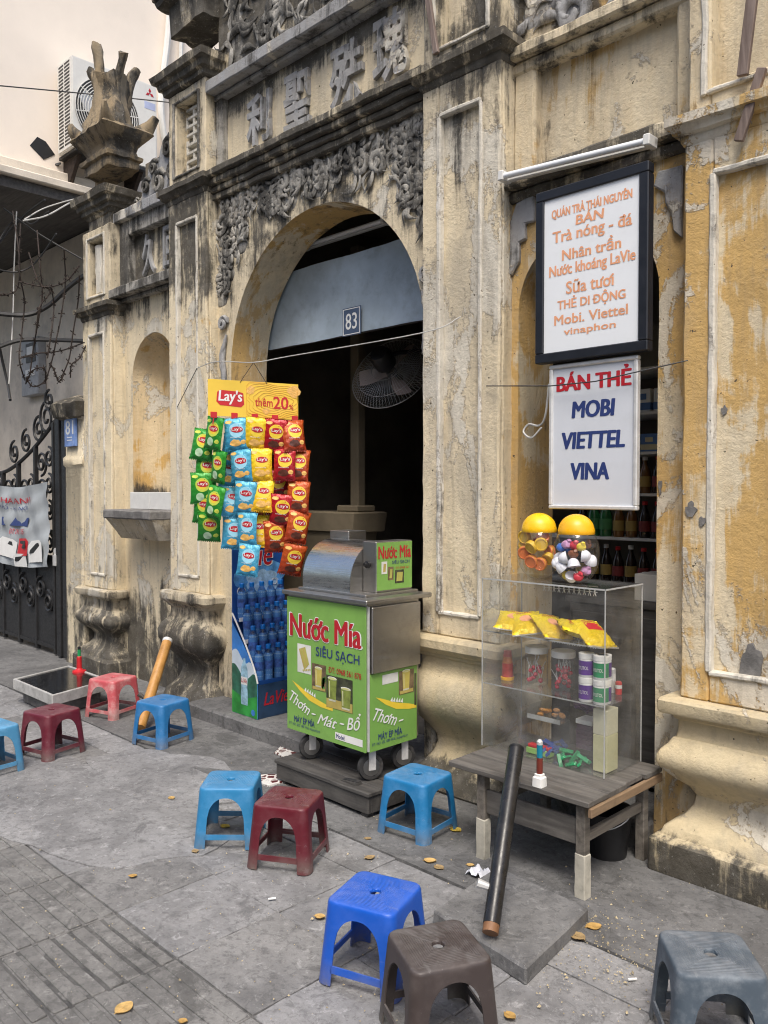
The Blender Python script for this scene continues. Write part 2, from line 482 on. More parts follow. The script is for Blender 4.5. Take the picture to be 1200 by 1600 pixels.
M = {}
M['pl'] = plaster('lime_wash_plaster', .18, .55, -.025, (2.7, 3.65, .12), (1.1, .75, .05), grey=.5)
M['pl_side'] = plaster('ochre_lime_wash_plaster', .62, .45, -.085, (2.6, 3.1, .10), (.55, .0, .10))
M['pl_left'] = plaster('pale_lime_wash_plaster', .18, .50, -.045, (2.6, 3.15, .17), (1.1, .35, .18), grey=.12, cream=(.78, .68, .49))
M['pl_wall'] = plaster('bay_wall_plaster', .18, .42, -.03, (2.5, 3.4, .15), (.9, .2, .12), grey=.3)
M['pl_black'] = plaster('mouldy_plaster', .25, .25, .155, None, None)
M['pl_frieze'] = plaster('frieze_plaster', .2, .3, -.02, (4.0, 4.26, .20), (3.92, 3.72, .13))
M['pl_niche'] = plaster('niche_plaster', .42, .40, -.10, None, (1.75, 1.45, .26), cream=(.76, .62, .40), oc=(.66, .42, .15), grey=.2)
M['pl_reveal'] = plaster('arch_reveal_plaster', .55, .15, -.05, (2.6, 3.2, .08), (.8, .1, .10))
M['pl_base'] = plaster('plinth_plaster', .10, .34, -.06, None, (.21, .10, .24), cream=(.60, .51, .34), grey=.5)
M['pl_base_l'] = plaster('damp_plinth_plaster', .12, .45, .025, None, (.85, .35, .12), cream=(.56, .49, .36), grey=.5)
M['pl_upper'] = plaster('upper_plaster', .25, .35, .05, None, None)
M['pl_upper_r'] = plaster('upper_ochre_plaster', .38, .42, -.035, (3.5, 3.9, .13), (3.1, 2.95, .14))
M['white_edge'] = plaster('worn_white_paint', .0, .9, .02, None, None, cream=(.72, .70, .65))
M['carve'] = plaster('weathered_carved_stone', .0, .35, .10, None, None, cream=(.40, .385, .35), oc=(.34, .31, .26))
M['carve_pale'] = plaster('pale_carved_stone', .0, .45, .045, None, None, cream=(.36, .365, .375), moldc=(.07, .07, .07))
M['cement_grey'] = simple('bare_cement', (.17, .165, .16), .9, var=.3, vscale=14, bump=.5, world=True)
M['finial'] = plaster('finial_stone', .35, .1, .07, None, None, cream=(.30, .235, .15), oc=(.25, .18, .10), bumps=1.0)
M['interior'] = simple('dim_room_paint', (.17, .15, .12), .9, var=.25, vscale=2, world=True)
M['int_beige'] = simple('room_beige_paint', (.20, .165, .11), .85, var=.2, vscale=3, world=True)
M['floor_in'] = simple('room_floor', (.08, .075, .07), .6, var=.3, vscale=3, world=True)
M['pave'] = concrete('paving_stone', (.30, .30, .305), (.17, .17, .174), 1.2)
M['pave2'] = concrete('paving_stone_worn', (.26, .258, .256), (.14, .139, .14), 1.8)
M['pave3'] = concrete('ribbed_paving_stone', (.235, .232, .226), (.125, .123, .121), 2.1, .7)
M['bed'] = concrete('joint_cement', (.14, .137, .133), (.07, .07, .07), 2.0)
M['apron'] = concrete('apron_cement', (.19, .19, .19), (.10, .10, .101), 1.3, .4)
M['slab'] = concrete('slab_cement', (.20, .20, .20), (.12, .12, .122), 2.4, .3)
M['asphalt'] = concrete('asphalt', (.06, .06, .06), (.04, .04, .04), 2.0)
M['tin'] = simple('blue_grey_tin', (.37, .45, .52), .5, var=.14, vscale=3.5, bump=.12, bscale=6, dirt=.35, dirtc=(.13, .14, .14), world=True)
M['pink'] = simple('pink_wall_paint', (.86, .77, .67), .85, var=.05, vscale=.8, bump=.1, dirt=.1, dirtc=(.45, .42, .38), world=True)
M['beige'] = simple('beige_wall_paint', (.68, .61, .51), .88, var=.15, vscale=1.6, bump=.15, dirt=.35, dirtc=(.17, .16, .15), world=True)
M['iron'] = simple('black_iron', (.018, .018, .019), .5, var=.3, vscale=20, bump=.2)
M['rust'] = simple('rusty_iron', (.032, .022, .017), .85, var=.4, vscale=30, bump=.4)
M['cable'] = simple('black_cable', (.03, .03, .03), .5)
M['whitecable'] = simple('white_cable', (.5, .5, .48), .5)
M['white'] = simple('white_enamel', (.68, .68, .66), .4, var=.05, dirt=.12, dirtc=(.3, .28, .25))
M['ac'] = simple('ac_white', (.72, .71, .67), .45, var=.04, dirt=.12, dirtc=(.4, .36, .3))
M['dark'] = simple('dark_plastic', (.012, .012, .013), .45)
M['red'] = simple('red_print', '#b3202c', .45, var=.06)
M['redpl'] = simple('red_plastic', '#c2242b', .4, var=.1)
M['green'] = simple('green_vinyl', (.20, .40, .085), .38, var=.07, vscale=4, dirt=.22, dirtc=(.10, .20, .05))
M['navy'] = simple('navy_print', (.025, .045, .17), .45, var=.06)
M['blackp'] = simple('black_print', (.02, .02, .02), .5)
M['whitep'] = simple('white_print', (.78, .78, .76), .45, var=.04)
M['yellowp'] = simple('yellow_print', (.80, .58, .05), .45, var=.05)
M['yelcap'] = simple('yellow_cap_plastic', (.86, .44, .012), .3, var=.06)
M['salmon'] = simple('faded_orange_print', (.78, .37, .20), .5, var=.08)
M['signwhite'] = simple('sign_white', (.80, .83, .86), .35, var=.02, vscale=3, dirt=.14, dirtc=(.55, .55, .52))
M['signgrey'] = simple('sign_grey_white', (.62, .65, .70), .4, var=.03, vscale=3, dirt=.16, dirtc=(.42, .43, .43))
M['frame'] = simple('black_frame', (.012, .014, .02), .4)
M['alu'] = simple('aluminium_frame', (.70, .70, .69), .4, metal=.35, dirt=.3, dirtc=(.3, .29, .27))
M['steel'] = steel('brushed_steel', (.62, .62, .61), .27, 0, .22)
M['steel_d'] = steel('dull_steel', (.42, .41, .395), .38, 1, .5)
M['rubber'] = simple('caster_rubber', (.025, .025, .026), .7, var=.3, dirt=.5, dirtc=(.13, .12, .11))
M['wood_d'] = wood('grey_weathered_planks', (.075, .069, .063), (.155, .145, .132), 1.0, 0)
M['wood_dy'] = wood('grey_weathered_rail', (.09, .08, .068), (.20, .18, .155), 1.0, 1)
M['wood_box'] = wood('dark_wood_box', (.045, .042, .04), (.095, .09, .084), 1.0, 0)
M['bamboo'] = wood('bamboo', (.40, .19, .045), (.56, .30, .09), .5, 2, .45)
M['wood_brown'] = wood('brown_wood', (.17, .08, .035), (.26, .13, .06), .5, 2, .6)
M['pipe'] = simple('black_lacquer_pipe', (.012, .012, .013), .32, var=.4, vscale=14, dirt=.25, dirtc=(.07, .06, .05))
M['acrylic'] = pane('acrylic_sheet', (.987, .99, .987), .048, (.62, .62, .60), .06)
M['clear'] = pane('clear_plastic', (.985, .988, .99), .02, (.7, .7, .7), .03, 1.5)
M['bottle'] = pane('blue_bottle_plastic', (.45, .66, .90), .06, (.5, .65, .85), .05, 1.5)
M['edge'] = simple('acrylic_edge', (.42, .43, .42), .3)
M['plaintxt'] = M['whitep']
# ------------------------------------------------------------------ ground and pavement
struct('ground', MB().box(-300, 300, -300, 300, -.4, -.05), M['asphalt'])
pv = struct('pavement', MB().box(-14, 3, -1.2, 3.7, -.06, -.008), M['bed'])
TS = .42
XS = [-2.39 + TS * k for k in range(-15, 8)]
YS = [1.42 - 4 * TS, 1.42 - 3 * TS, 1.42 - 2 * TS, 1.42 - TS, 1.42, 1.42 + TS, 1.42 + 2 * TS, 2.46]
def slab_mesh(nm, lx, ly, rib, seed, mat):
    r2 = random.Random(seed); mb = MB(); g = .002
    if not rib: mb.box(g, lx - g, g, ly - g, -.03, 0)
    else:
        mb.box(g, lx - g, g, ly - g, -.03, -.005)
        n = 7; p = (ly - 2 * g) / n
        for k in range(n):
            y0 = g + p * k
            mb.box(g + .004, lx - g - .004, y0 + .007, y0 + p - .007, -.008, .003 - .0035 * r2.random() ** 1.5)
    me = mb.mesh(nm, bevel=.003, sub=.10, jit=(.0028, 9))
    me.materials.append(mat); return me
plain = [slab_mesh('paving_slab', TS, TS, 0, i, M[('pave', 'pave', 'pave2', 'pave')[i]]) for i in range(4)]
ribbed = [slab_mesh('paving_slab', TS, TS, 1, i + 9, M['pave3']) for i in range(3)]
narrow = [slab_mesh('paving_slab', TS, 2.46 - 2.26, 0, i + 30, M['pave']) for i in range(2)]
for j in range(len(YS) - 1):
    for i in range(len(XS) - 1):
        lib = ribbed if YS[j] < 1.41 else (narrow if YS[j + 1] > 2.4 else plain)
        o = bpy.data.objects.new('paving_slab', rnd.choice(lib)); col.objects.link(o)
        o.parent = pv; o.location = (XS[i], YS[j], rnd.uniform(-.003, .0015))
        o.rotation_euler = (rnd.gauss(0, .0025), rnd.gauss(0, .0025), rnd.gauss(0, .001))
struct('apron', MB().box(-14, 3, 2.462, 3.7, -.05, .006), M['apron'], sub=.25, jit=(.003, 3))
# cement smeared over the slabs beside the wall and in front of the stools
def blob(cx, cy, rx, ry, n=26, seed=0, wob=.22):
    pts = []
    for k in range(n):
        a = 2 * math.pi * k / n
        q = 1 + wob * noise.noise(V((math.cos(a) * 1.7 + seed, math.sin(a) * 1.7, seed * 2.3))) * 1.6 + wob * .5 * noise.noise(V((math.cos(a) * 5 + seed, math.sin(a) * 5, seed)))
        pts.append((cx + rx * q * math.cos(a), cy + ry * q * math.sin(a)))
    return pts
FL = plane((0, 0, 0), (1, 0, 0), (0, 1, 0))
for k, (px, py, rx, ry, mt) in enumerate([(150, 1265, .75, .42, 'pave'), (60, 1230, .7, .35, 'pave'), (985, 1450, .42, .14, 'slab'), (260, 1210, .6, .30, 'pave')]):
    c = onZ(px, py, 0)
    o = MB().prism(blob(c.x, c.y, rx, ry, 34, k + 1), FL, -.002, .0045 + .0006 * k).build('cement_patch', M[mt], pv)

# ------------------------------------------------------------------ the old gate front
YF, YB, YW = 3.20, 3.30, 3.60          # pier front, bay wall front, bay wall back
tg = thing('temple_gate', (-3.9, 3.3, 0), 'weathered yellow plaster temple gate front with arched doorway and carved characters', 'gateway')
MXZ = plane((0, 0, 0), (1, 0, 0), (0, 0, 1))     # x, z, outwards (-Y)
def fz(y0): return lambda a, b, h: V((a, y0 - h, b))
def archwall(mb, x0, x1, z0, z1, cx, hw, spring, rise, y0, y1, zb=None, n=40):
    zb = z0 if zb is None else zb
    xs = [cx - hw * math.cos(math.pi * k / n) for k in range(n + 1)]
    zs = [spring + rise * math.sin(math.pi * k / n) for k in range(n + 1)]
    def quad(a, b, c, d):
        mb.add([a, b, c, d], [(0, 1, 2, 3)])
    levels = sorted(set([z0, zb, spring, z1]))
    for y, fl in ((y0, 1), (y1, 0)):
        for xa, xb in ((x0, cx - hw), (cx + hw, x1)):
            for a, b in zip(levels[:-1], levels[1:]):
                q = [(xa, y, a), (xb, y, a), (xb, y, b), (xa, y, b)]
                quad(*(q if fl else q[::-1]))
        if zb > z0:
            q = [(cx - hw, y, z0), (cx + hw, y, z0), (cx + hw, y, zb), (cx - hw, y, zb)]
            quad(*(q if fl else q[::-1]))
        for k in range(n):
            q = [(xs[k], y, zs[k]), (xs[k + 1], y, zs[k + 1]), (xs[k + 1], y, z1), (xs[k], y, z1)]
            quad(*(q if fl else q[::-1]))
    return xs, zs
def reveal(mb, cx, hw, spring, rise, y0, y1, zb, n=40, sill=False):
    prof = [(cx - hw, zb), (cx - hw, (zb + spring) / 2)] + [(cx - hw * math.cos(math.pi * k / n), spring + rise * math.sin(math.pi * k / n)) for k in range(n + 1)] + [(cx + hw, (zb + spring) / 2), (cx + hw, zb)]
    m = 5
    vs = [(x, y0 + (y1 - y0) * j / m, z) for (x, z) in prof for j in range(m + 1)]
    fs = [(i * (m + 1) + j, i * (m + 1) + j + 1, (i + 1) * (m + 1) + j + 1, (i + 1) * (m + 1) + j) for i in range(len(prof) - 1) for j in range(m)]
    mb.add(vs, fs)
    if sill: mb.add([(cx - hw, y0, zb), (cx + hw, y0, zb), (cx + hw, y1, zb), (cx - hw, y1, zb)], [(0, 1, 2, 3)])

# --- piers
def pier(cx, top, basecap, mat, bmat, emat, left=False, style='main'):
    hw, yc = .25, 3.35
    zt, zb = top - .10, basecap
    mb = MB()
    mb.box(cx - hw, cx + hw, YF + .026, 3.5, zb - .02, zt + .02)                    # core with the recessed field
    st, yb = .115, YF + .028
    mb.box(cx - hw, cx - hw + st, YF, yb, zb, zt)
    mb.box(cx + hw - st, cx + hw, YF, yb, zb, zt)
    rt, rb = zt - (.16 if style == 'main' else .14), zb + .12
    mb.box(cx - hw + st, cx + hw - st, YF, yb, rt, zt)
    mb.box(cx - hw + st, cx + hw - st, YF, yb, zb, rb)
    o = mb.build('pilaster', mat, tg, bevel=.008, sub=.07, jit=(.0045, 6))
    fx0, fx1 = cx - hw + st, cx + hw - st
    e = MB()
    for (a, b, c, d) in ((fx0 - .012, fx0 + .014, rb, rt), (fx1 - .012, fx1 + .010, rb, rt), (fx0, fx1, rt - .008, rt + .016), (fx0, fx1, rb - .014, rb + .008)):
        e.box(a, b, YF - .009, YF + .03, c, d)
    e.build('panel_moulding', emat, o, bevel=.006, sub=.045, jit=(.0035, 14))
    # capital
    cp = MB()
    loft(cp, cx, yc, [(zt - .005, hw + .004, .152), (zt + .012, hw + .012, .162), (zt + .03, hw + .014, .165), (zt + .036, hw + .035, .185), (zt + .06, hw + .045, .195), (zt + .066, hw + .06, .21), (zt + .10, hw + .062, .212), (zt + .105, hw + .03, .18)], .006, 2, 9)
    cp.jitter(.005, 9, cx); cp.build('capital', M['pl_black'] if left or style == 'main' else mat, o, sharp=50)
    # vase-shaped base
    b = basecap
    k = b / .71
    bs = MB()
    prof = [(0, .335), (.02, .34), (.135 * k, .338), (.15 * k, .32), (.156 * k, .305), (.185 * k, .295), (.205 * k, .27), (.23 * k, .235), (.27 * k, .208), (.31 * k, .203), (.345 * k, .222), (.375 * k, .26), (.40 * k, .285), (.425 * k, .308), (.45 * k, .318), (.475 * k, .317), (.50 * k, .305), (.52 * k, .285), (.545 * k, .272), (.55 * k, .262), (.58 * k, .255), (.62 * k, .255), (.628 * k, .268), (.64 * k, .27), (.645 * k, .285), (.65 * k, .31), (.66 * k, .316), (.70 * k, .316), (.71 * k, .306)]
    if style == 'main':
        prof = [(0, .30), (.02, .31), (.08 * k, .285), (.11 * k, .25), (.15 * k, .215), (.20 * k, .198), (.24 * k, .202), (.28 * k, .228), (.32 * k, .268), (.36 * k, .302), (.40 * k, .324), (.45 * k, .328), (.49 * k, .312), (.52 * k, .288), (.535 * k, .272), (.55 * k, .262), (.585 * k, .256), (.61 * k, .258), (.615 * k, .272), (.63 * k, .276), (.637 * k, .29), (.645 * k, .305), (.66 * k, .318), (.695 * k, .318), (.71 * k, .305)]
    loft(bs, cx, yc, [(z, x, x - .098) for z, x in prof], .035 if left or style == 'main' else .014, 3, 9)
    bs.jitter(.008 if left else .003, 6, cx + 3); bs.build('base', bmat, o, sharp=33)
    return o
AX, BX, CX, EX = -6.60, -5.19, -2.67, -1.255
pA = pier(AX, 3.08, .72, M['pl_left'], M['pl_base_l'], M['white_edge'], True, 'side')
pB = pier(BX, 3.72, .81, M['pl_left'], M['pl_base_l'], M['white_edge'], True, 'main')
pC = pier(CX, 3.70, .80, M['pl'], M['pl_base'], M['white_edge'], False, 'main')
pE = pier(EX, 3.02, .71, M['pl_side'], M['pl_base'], M['white_edge'], False, 'side')

# --- bay walls
m1, m2 = MB(), MB()
archwall(m1, -4.96, -2.90, 0, 3.60, -3.89, .90, 2.38, .90, YB, YW)
o = m1.build('arch_wall', M['pl_wall'], tg, dedup=True, sub=.22, jit=(.003, 5))
reveal(m2, -3.89, .90, 2.38, .90, YB, YW, 0); m2.build('arch_reveal', M['pl_reveal'], o, sub=.12, jit=(.003, 5))
m1, m2 = MB(), MB()
archwall(m1, -6.40, -5.40, 0, 3.14, -5.88, .33, 2.45, .33, 3.32, YW, 1.39, 30)
o = m1.build('niche_wall', M['pl_left'], tg, dedup=True, sub=.2, jit=(.003, 5))
nz_, ns_ = 34, 16
vs = []
for i in range(nz_ + 1):
    z = 1.39 + (2.78 - 1.39) * (1 - (1 - i / nz_) ** 1.25)
    wd = .33 * (1 if z < 2.45 else math.sqrt(max(0, 1 - ((z - 2.45) / .33) ** 2)))
    for j in range(ns_ + 1):
        s = -math.cos(math.pi * j / ns_)
        vs.append((-5.88 + wd * s, 3.319 + .27 * (wd / .33) * math.sqrt(max(0, 1 - s * s)) ** .8, z))
m2.add(vs, [(i * (ns_ + 1) + j, i * (ns_ + 1) + j + 1, (i + 1) * (ns_ + 1) + j + 1, (i + 1) * (ns_ + 1) + j) for i in range(nz_) for j in range(ns_)])
nich = m2.build('niche', M['pl_niche'], o, sharp=80)
sh = MB(); sh.box(-6.17, -5.44, 3.03, 3.60, 1.325, 1.395); sl = sh.build('shelf', M['cement_grey'], o, bevel=.01, sub=.08, jit=(.006, 7))
cb = MB(); loft(cb, -5.805, 3.25, [(1.17, .30, .10), (1.20, .31, .12), (1.215, .32, .13), (1.32, .36, .19), (1.33, .36, .20)], .01, 2, 6); cb.jitter(.005, 8); cb.build('corbel', M['pl_base_l'], o)
for x0, x1 in ((-6.10, -5.80), (-5.795, -5.47)):
    MB().box(x0, x1, 3.23, 3.245, 1.397, 1.53).build('tile', M['white'], o, bevel=.003)
m1, m2 = MB(), MB()
archwall(m1, -2.44, -1.48, 0, 2.98, -2.02, .36, 2.40, .36, YB, YW, 0, 30)
o = m1.build('shop_wall', M['pl_side'], tg, dedup=True, sub=.22, jit=(.003, 5))
reveal(m2, -2.02, .36, 2.40, .36, YB, YW, 0, 30); m2.build('arch_reveal', M['pl_reveal'], o, sub=.12, jit=(.003, 5))
# ledges, frieze and upper wall: main bay
def ledge(mb, x0, x1, steps, yb=3.5, sub=.07):
    for (z0, z1, y) in steps: mb.box(x0, x1, y, yb, z0, z1)
    return mb
o = ledge(MB(), -4.95, -2.91, [(3.555, 3.60, 3.255), (3.602, 3.64, 3.235), (3.643, 3.685, 3.205), (3.688, 3.735, 3.175)]).build('cornice', M['pl_black'], tg, bevel=.007, sub=.06, jit=(.006, 8))
MB().box(-4.95, -2.91, 3.33, 3.58, 3.72, 4.27).build('frieze', M['pl_frieze'], tg, sub=.15, jit=(.004, 6))
fr = tg.children[-1]
for x0, x1 in ((-4.95, -4.86), (-2.99, -2.91)): MB().box(x0, x1, 3.285, 3.34, 3.73, 4.26).build('frame', M['carve'], fr, bevel=.008, sub=.06, jit=(.004, 8))
ledge(MB(), -4.95, -2.91, [(4.245, 4.275, 3.27), (4.278, 4.36, 3.20)]).build('cornice', M['carve_pale'], tg, bevel=.008, sub=.07, jit=(.005, 8))
up = MB().box(-4.95, -2.91, 3.32, 3.58, 4.35, 5.6).build('pediment', M['pl_black'], tg, sub=.15, jit=(.01, 4))
# four carved characters
for ch, px, py, hgt, wd in (('利', 408, 187, .33, .25), ('聖', 468, 158, .35, .25), ('殊', 546, 117, .37, .29), ('瑰', 614, 72, .38, .27)):
    c = onY(px, py, 3.33)
    mb = MB(); text(mb, ch, fz(3.335), c.x - wd / 2, c.x + wd / 2, c.z - hgt / 2, c.z + hgt / 2, .034, .026, thick=.05)
    mb.build('character', M['carve_pale'], fr, bevel=.007, seg=2, jit=(.003, 25), dedup=True, sharp=50)
# curling cloud-and-vine relief
def spiral(mb, cx, cz, r, a0, sgn, turns, y, th):
    pts, rr = [], []; n = 16
    for k in range(n + 1):
        t = k / n; a = a0 + sgn * turns * 2 * math.pi * t; q = r * (1 - .86 * t)
        pts.append(V((cx + q * math.cos(a), y - .012 - .018 * t, cz + q * math.sin(a)))); rr.append(th * (1.15 - .5 * t) * (1 if k else .45))
    mb.tube(pts, rr, 6)
def leaf(mb, p, q, wd, y, bend):
    p, q = V((p[0], 0, p[1])), V((q[0], 0, q[1])); d = q - p; nrm = V((-d.z, 0, d.x)); pts, rr = [], []
    for k in range(8):
        t = k / 7; c = p + d * t + nrm * bend * math.sin(math.pi * t)
        pts.append(V((c.x, y - .01 - .02 * math.sin(math.pi * t), c.z))); rr.append(wd * (.25 + math.sin(math.pi * min(1, t * 1.15)) * .8) * (1 if t < 1 else .3))
    mb.tube(pts, rr, 6)
def carving(test, bounds, n, y, seed, smin, smax, gap):
    r2 = random.Random(seed); mb = MB(); pts = []
    for _ in range(n * 30):
        x, z = r2.uniform(bounds[0], bounds[1]), r2.uniform(bounds[2], bounds[3])
        if len(pts) >= n or not test(x, z) or any((x - a) ** 2 + (z - b) ** 2 < gap * gap for a, b in pts): continue
        pts.append((x, z))
        s = r2.uniform(smin, smax)
        if r2.random() < .34:
            spiral(mb, x, z, s, r2.uniform(0, 6.28), r2.choice((-1, 1)), r2.uniform(1.0, 1.6), y, s * r2.uniform(.24, .36))
        for _k in range(r2.choice((2, 3, 3, 4))):
            a = r2.uniform(0, 6.28); l = s * r2.uniform(1.4, 2.9)
            leaf(mb, (x + s * .5 * math.cos(a), z + s * .5 * math.sin(a)), (x + l * math.cos(a), z + l * math.sin(a)), s * r2.uniform(.16, .32), y, r2.choice((-1, 1)) * r2.uniform(.15, .5))
        mb.ell((x, y + .006, z), s * 1.15, .014, s * .95, 9, 4)
    mb.jitter(.005, 30, seed)
    for p in mb.v: p.y = y + (p.y - y) * (.5 if p.y < y else 1)
    return mb
def spand(x, z):
    d = math.hypot(x + 3.89, (z - 2.38) * .98) if z > 2.38 else abs(x + 3.89)
    wob = .07 * noise.noise(V((x * 4.3, z * 4.3, 3)))
    if not (-4.905 < x < -2.97 and z < 3.53): return False
    if z > 3.36: return d > .98 and z > 3.44 - .10 * abs(math.sin(x * 7)) + wob
    return d > 1.10 + wob and (x < -4.79 + .17 * max(0, (z - 2.5)) or x > -3.03 - .17 * max(0, z - 2.5))
rc = carving(spand, (-4.93, -2.95, 2.30, 3.54), 190, YB - .002, 5, .034, .078, .052)
rc.build('relief_carving', M['carve'], [c for c in tg.children if c.name.startswith('arch_wall')][0], sharp=60)
leafy = carving(lambda x, z: True, (-4.85, -2.95, 4.42, 5.5), 60, 3.32, 8, .06, .12, .12)
leafy.build('relief_carving', M['carve'], up, sharp=60)
# lower end scrolls of the relief strip
aw = [c for c in tg.children if c.name.startswith('arch_wall')][0]
for xx, sg in ((-4.86, 1), (-2.965, -1)):
    sx = MB()
    for k in range(5):
        pts = [V((xx + sg * (.035 - .012 * k) * math.cos(t * 2.2), YB - .015 - .006 * (k % 2), 2.62 - .10 * k * .3 - t * .11)) for t in (0, .4, .8, 1.2, 1.7, 2.3, 2.9)]
        sx.tube(pts, [.008, .013, .015, .015, .014, .010, .005], 6)
    spiral(sx, xx, 2.70, .05, 0, sg, 1.6, YB, .017)
    sx.build('scroll_end', M['carve_pale'], aw, sharp=60)
# --- frieze box over pier B with the long-life sign, pier C box, pier A box, pier E box
def box_over(pr, cx, z0, z1, mat, fmat, rx=.14, yrec=3.29):
    mb = MB(); mb.box(cx - .24, cx + .24, yrec, 3.5, z0, z1)
    w0, w1 = z0 + .10, z1 - .09
    for (a, b, c, d) in ((cx - .24, cx - rx, z0, z1), (cx + rx, cx + .24, z0, z1), (cx - rx, cx + rx, z0, w0), (cx - rx, cx + rx, w1, z1)): mb.box(a, b, YF + .005, yrec + .01, c, d)
    o = mb.build('box', mat, pr, bevel=.007, sub=.06, jit=(.005, 7))
    e = MB()
    for (a, b, c, d) in ((cx - rx - .035, cx - rx - .012, w0 - .03, w1 + .03), (cx + rx + .012, cx + rx + .035, w0 - .03, w1 + .03), (cx - rx - .012, cx + rx + .012, w1 + .012, w1 + .03), (cx - rx - .012, cx + rx + .012, w0 - .03, w0 - .012)): e.box(a, b, YF - .008, YF + .02, c, d)
    e.build('panel_moulding', fmat, o, bevel=.005, sub=.05, jit=(.005, 9))
    return o, w0, w1
bb, w0, w1 = box_over(pB, BX, 3.72, 4.40, M['pl_upper'], M['carve'])
mk = MB(); s0 = fz(3.29); zc, hh = (w0 + w1) / 2, (w1 - w0) / 2 - .03
for q in (-1, -.72, -.44, -.16, .16, .44, .72, 1):                         # geometric longevity sign
    mk.prism([(BX - .09, zc + hh * q - .011), (BX + .09, zc + hh * q - .011), (BX + .09, zc + hh * q + .011), (BX - .09, zc + hh * q + .011)], s0, -.02, .03)
for xo in (-.085, .085):
    for a, b in ((-1, -.72), (-.44, .0), (.44, .72)): mk.prism([(BX + xo - .011, zc + hh * a), (BX + xo + .011, zc + hh * a), (BX + xo + .011, zc + hh * b), (BX + xo - .011, zc + hh * b)], s0, -.02, .028)
for a, b in ((-.16, .16), (.16, 1), (-.72, -.44)): mk.prism([(BX - .011, zc + hh * a), (BX + .011, zc + hh * a), (BX + .011, zc + hh * b), (BX - .011, zc + hh * b)], s0, -.02, .027)
mk.build('longevity_sign', M['white_edge'], bb, bevel=.003)
box_over(pC, CX, 3.70, 4.7, M['pl'], M['white_edge'], .15)
ba, w0, w1 = box_over(pA, AX, 3.08, 3.72, M['pl_upper'], M['white_edge'], .13)
lt = MB(); lt.box(AX - .075, AX + .02, 3.235, 3.275, w0 + .01, w1 - .03); lt.box(AX + .03, AX + .05, 3.25, 3.28, w0 + .03, w1 - .10); lt.build('lattice_remnant', M['white_edge'], ba, bevel=.006, sub=.05, jit=(.01, 11))
box_over(pE, EX, 3.02, 3.9, M['pl_upper_r'], M['white_edge'], .15)
# cornices and finial
def stack(pr, cx, z0, steps, name, mat, r=.012, jit=.009, yc=3.35):
    mb = MB(); prof = []
    for dz, hx in steps: prof.append((z0 + dz, hx, hx - .098))
    loft(mb, cx, yc, prof, r, 2, 10); mb.jitter(jit, 7, cx)
    return mb.build(name, mat, pr, sharp=45)
stack(pB, BX, 4.40, [(0, .25), (.01, .27), (.04, .275), (.05, .30), (.085, .31), (.095, .335), (.14, .345), (.15, .31), (.17, .28)], 'cornice', M['pl_black'])
stack(pB, BX, 4.86 - .02, [(0, .25), (.20, .25), (.22, .28), (.26, .30), (.27, .34), (.33, .35), (.34, .30), (.60, .27), (.9, .2)], 'finial', M['pl_black'], .03, .03)
stack(pB, BX, 4.98, [(0, .19), (.06, .24), (.08, .31), (.11, .32), (.14, .29), (.19, .25)], 'cornice', M['pl_black'], .02, .02)
stack(pA, AX, 3.72, [(0, .21), (.10, .205), (.11, .22), (.13, .225), (.14, .25), (.17, .255), (.18, .28), (.215, .285), (.225, .315), (.28, .325), (.29, .28), (.31, .25)], 'cornice', M['pl_black'])
stack(pA, AX, 4.20, [(0, .235), (.02, .24), (.07, .235), (.08, .26), (.11, .265), (.12, .235), (.16, .22), (.20, .235), (.235, .27), (.27, .30), (.30, .32), (.33, .30)], 'cornice', M['finial'], .02, .016)
cl = MB()
fb = V((AX, 3.35, 4.50))
rows_, nth = [], 20
for k in range(13):                                           # ribbed, eroded body
    t = k / 12; z = .50 * t; r_ = .24 - .13 * t ** .7 + (.05 * (t - .75) / .25 if t > .75 else 0)
    for q in range(nth):
        a = 2 * math.pi * q / nth
        rr = r_ * (1 + .22 * (abs(math.cos(2 * a + .4)) - .5) + .10 * math.cos(7 * a + t * 3))
        rows_.append(fb + V((rr * math.cos(a), rr * .85 * math.sin(a), z)))
cl.add(rows_, [(k * nth + q, k * nth + (q + 1) % nth, (k + 1) * nth + (q + 1) % nth, (k + 1) * nth + q) for k in range(12) for q in range(nth)] + [tuple(12 * nth + q for q in range(nth))])
for (dx, dy, rr, hgt, fx, fy) in ((.0, -.09, .052, .70, .0, -.03), (-.10, -.02, .045, .58, -.15, -.05), (.10, .0, .050, .58, .15, .0), (.0, .10, .05, .6, .03, .12)):
    pts, rs = [], []
    for k in range(13):
        t = k / 12
        pts.append(fb + V((dx * (1.15 - .2 * t) + fx * max(0, t - .45) ** 1.5 * 2.2, dy + fy * t * t, .05 + hgt * t)))
        rs.append(rr * (1.35 - .75 * t) if t < .86 else rr * (.62 + 2.6 * (t - .86)) * (1 if t < .97 else .7))
    cl.tube(pts, rs, 10)
for sx_ in (-1, 1):
    for sy_ in (-1, 1):
        pts = [fb + V((sx_ * (.19 + .10 * t), sy_ * (.10 + .09 * t), -.02 + .10 * t * t)) for t in (0, .4, .8, 1.1, 1.3)]
        cl.tube(pts, [.09, .075, .055, .042, .03], 8)
cl.ell(fb + V((0, 0, .02)), .26, .21, .10, 14, 7)
cl.jitter(.022, 9, 2).jitter(.012, 22, 5).build('finial', M['finial'], pA, sharp=70)
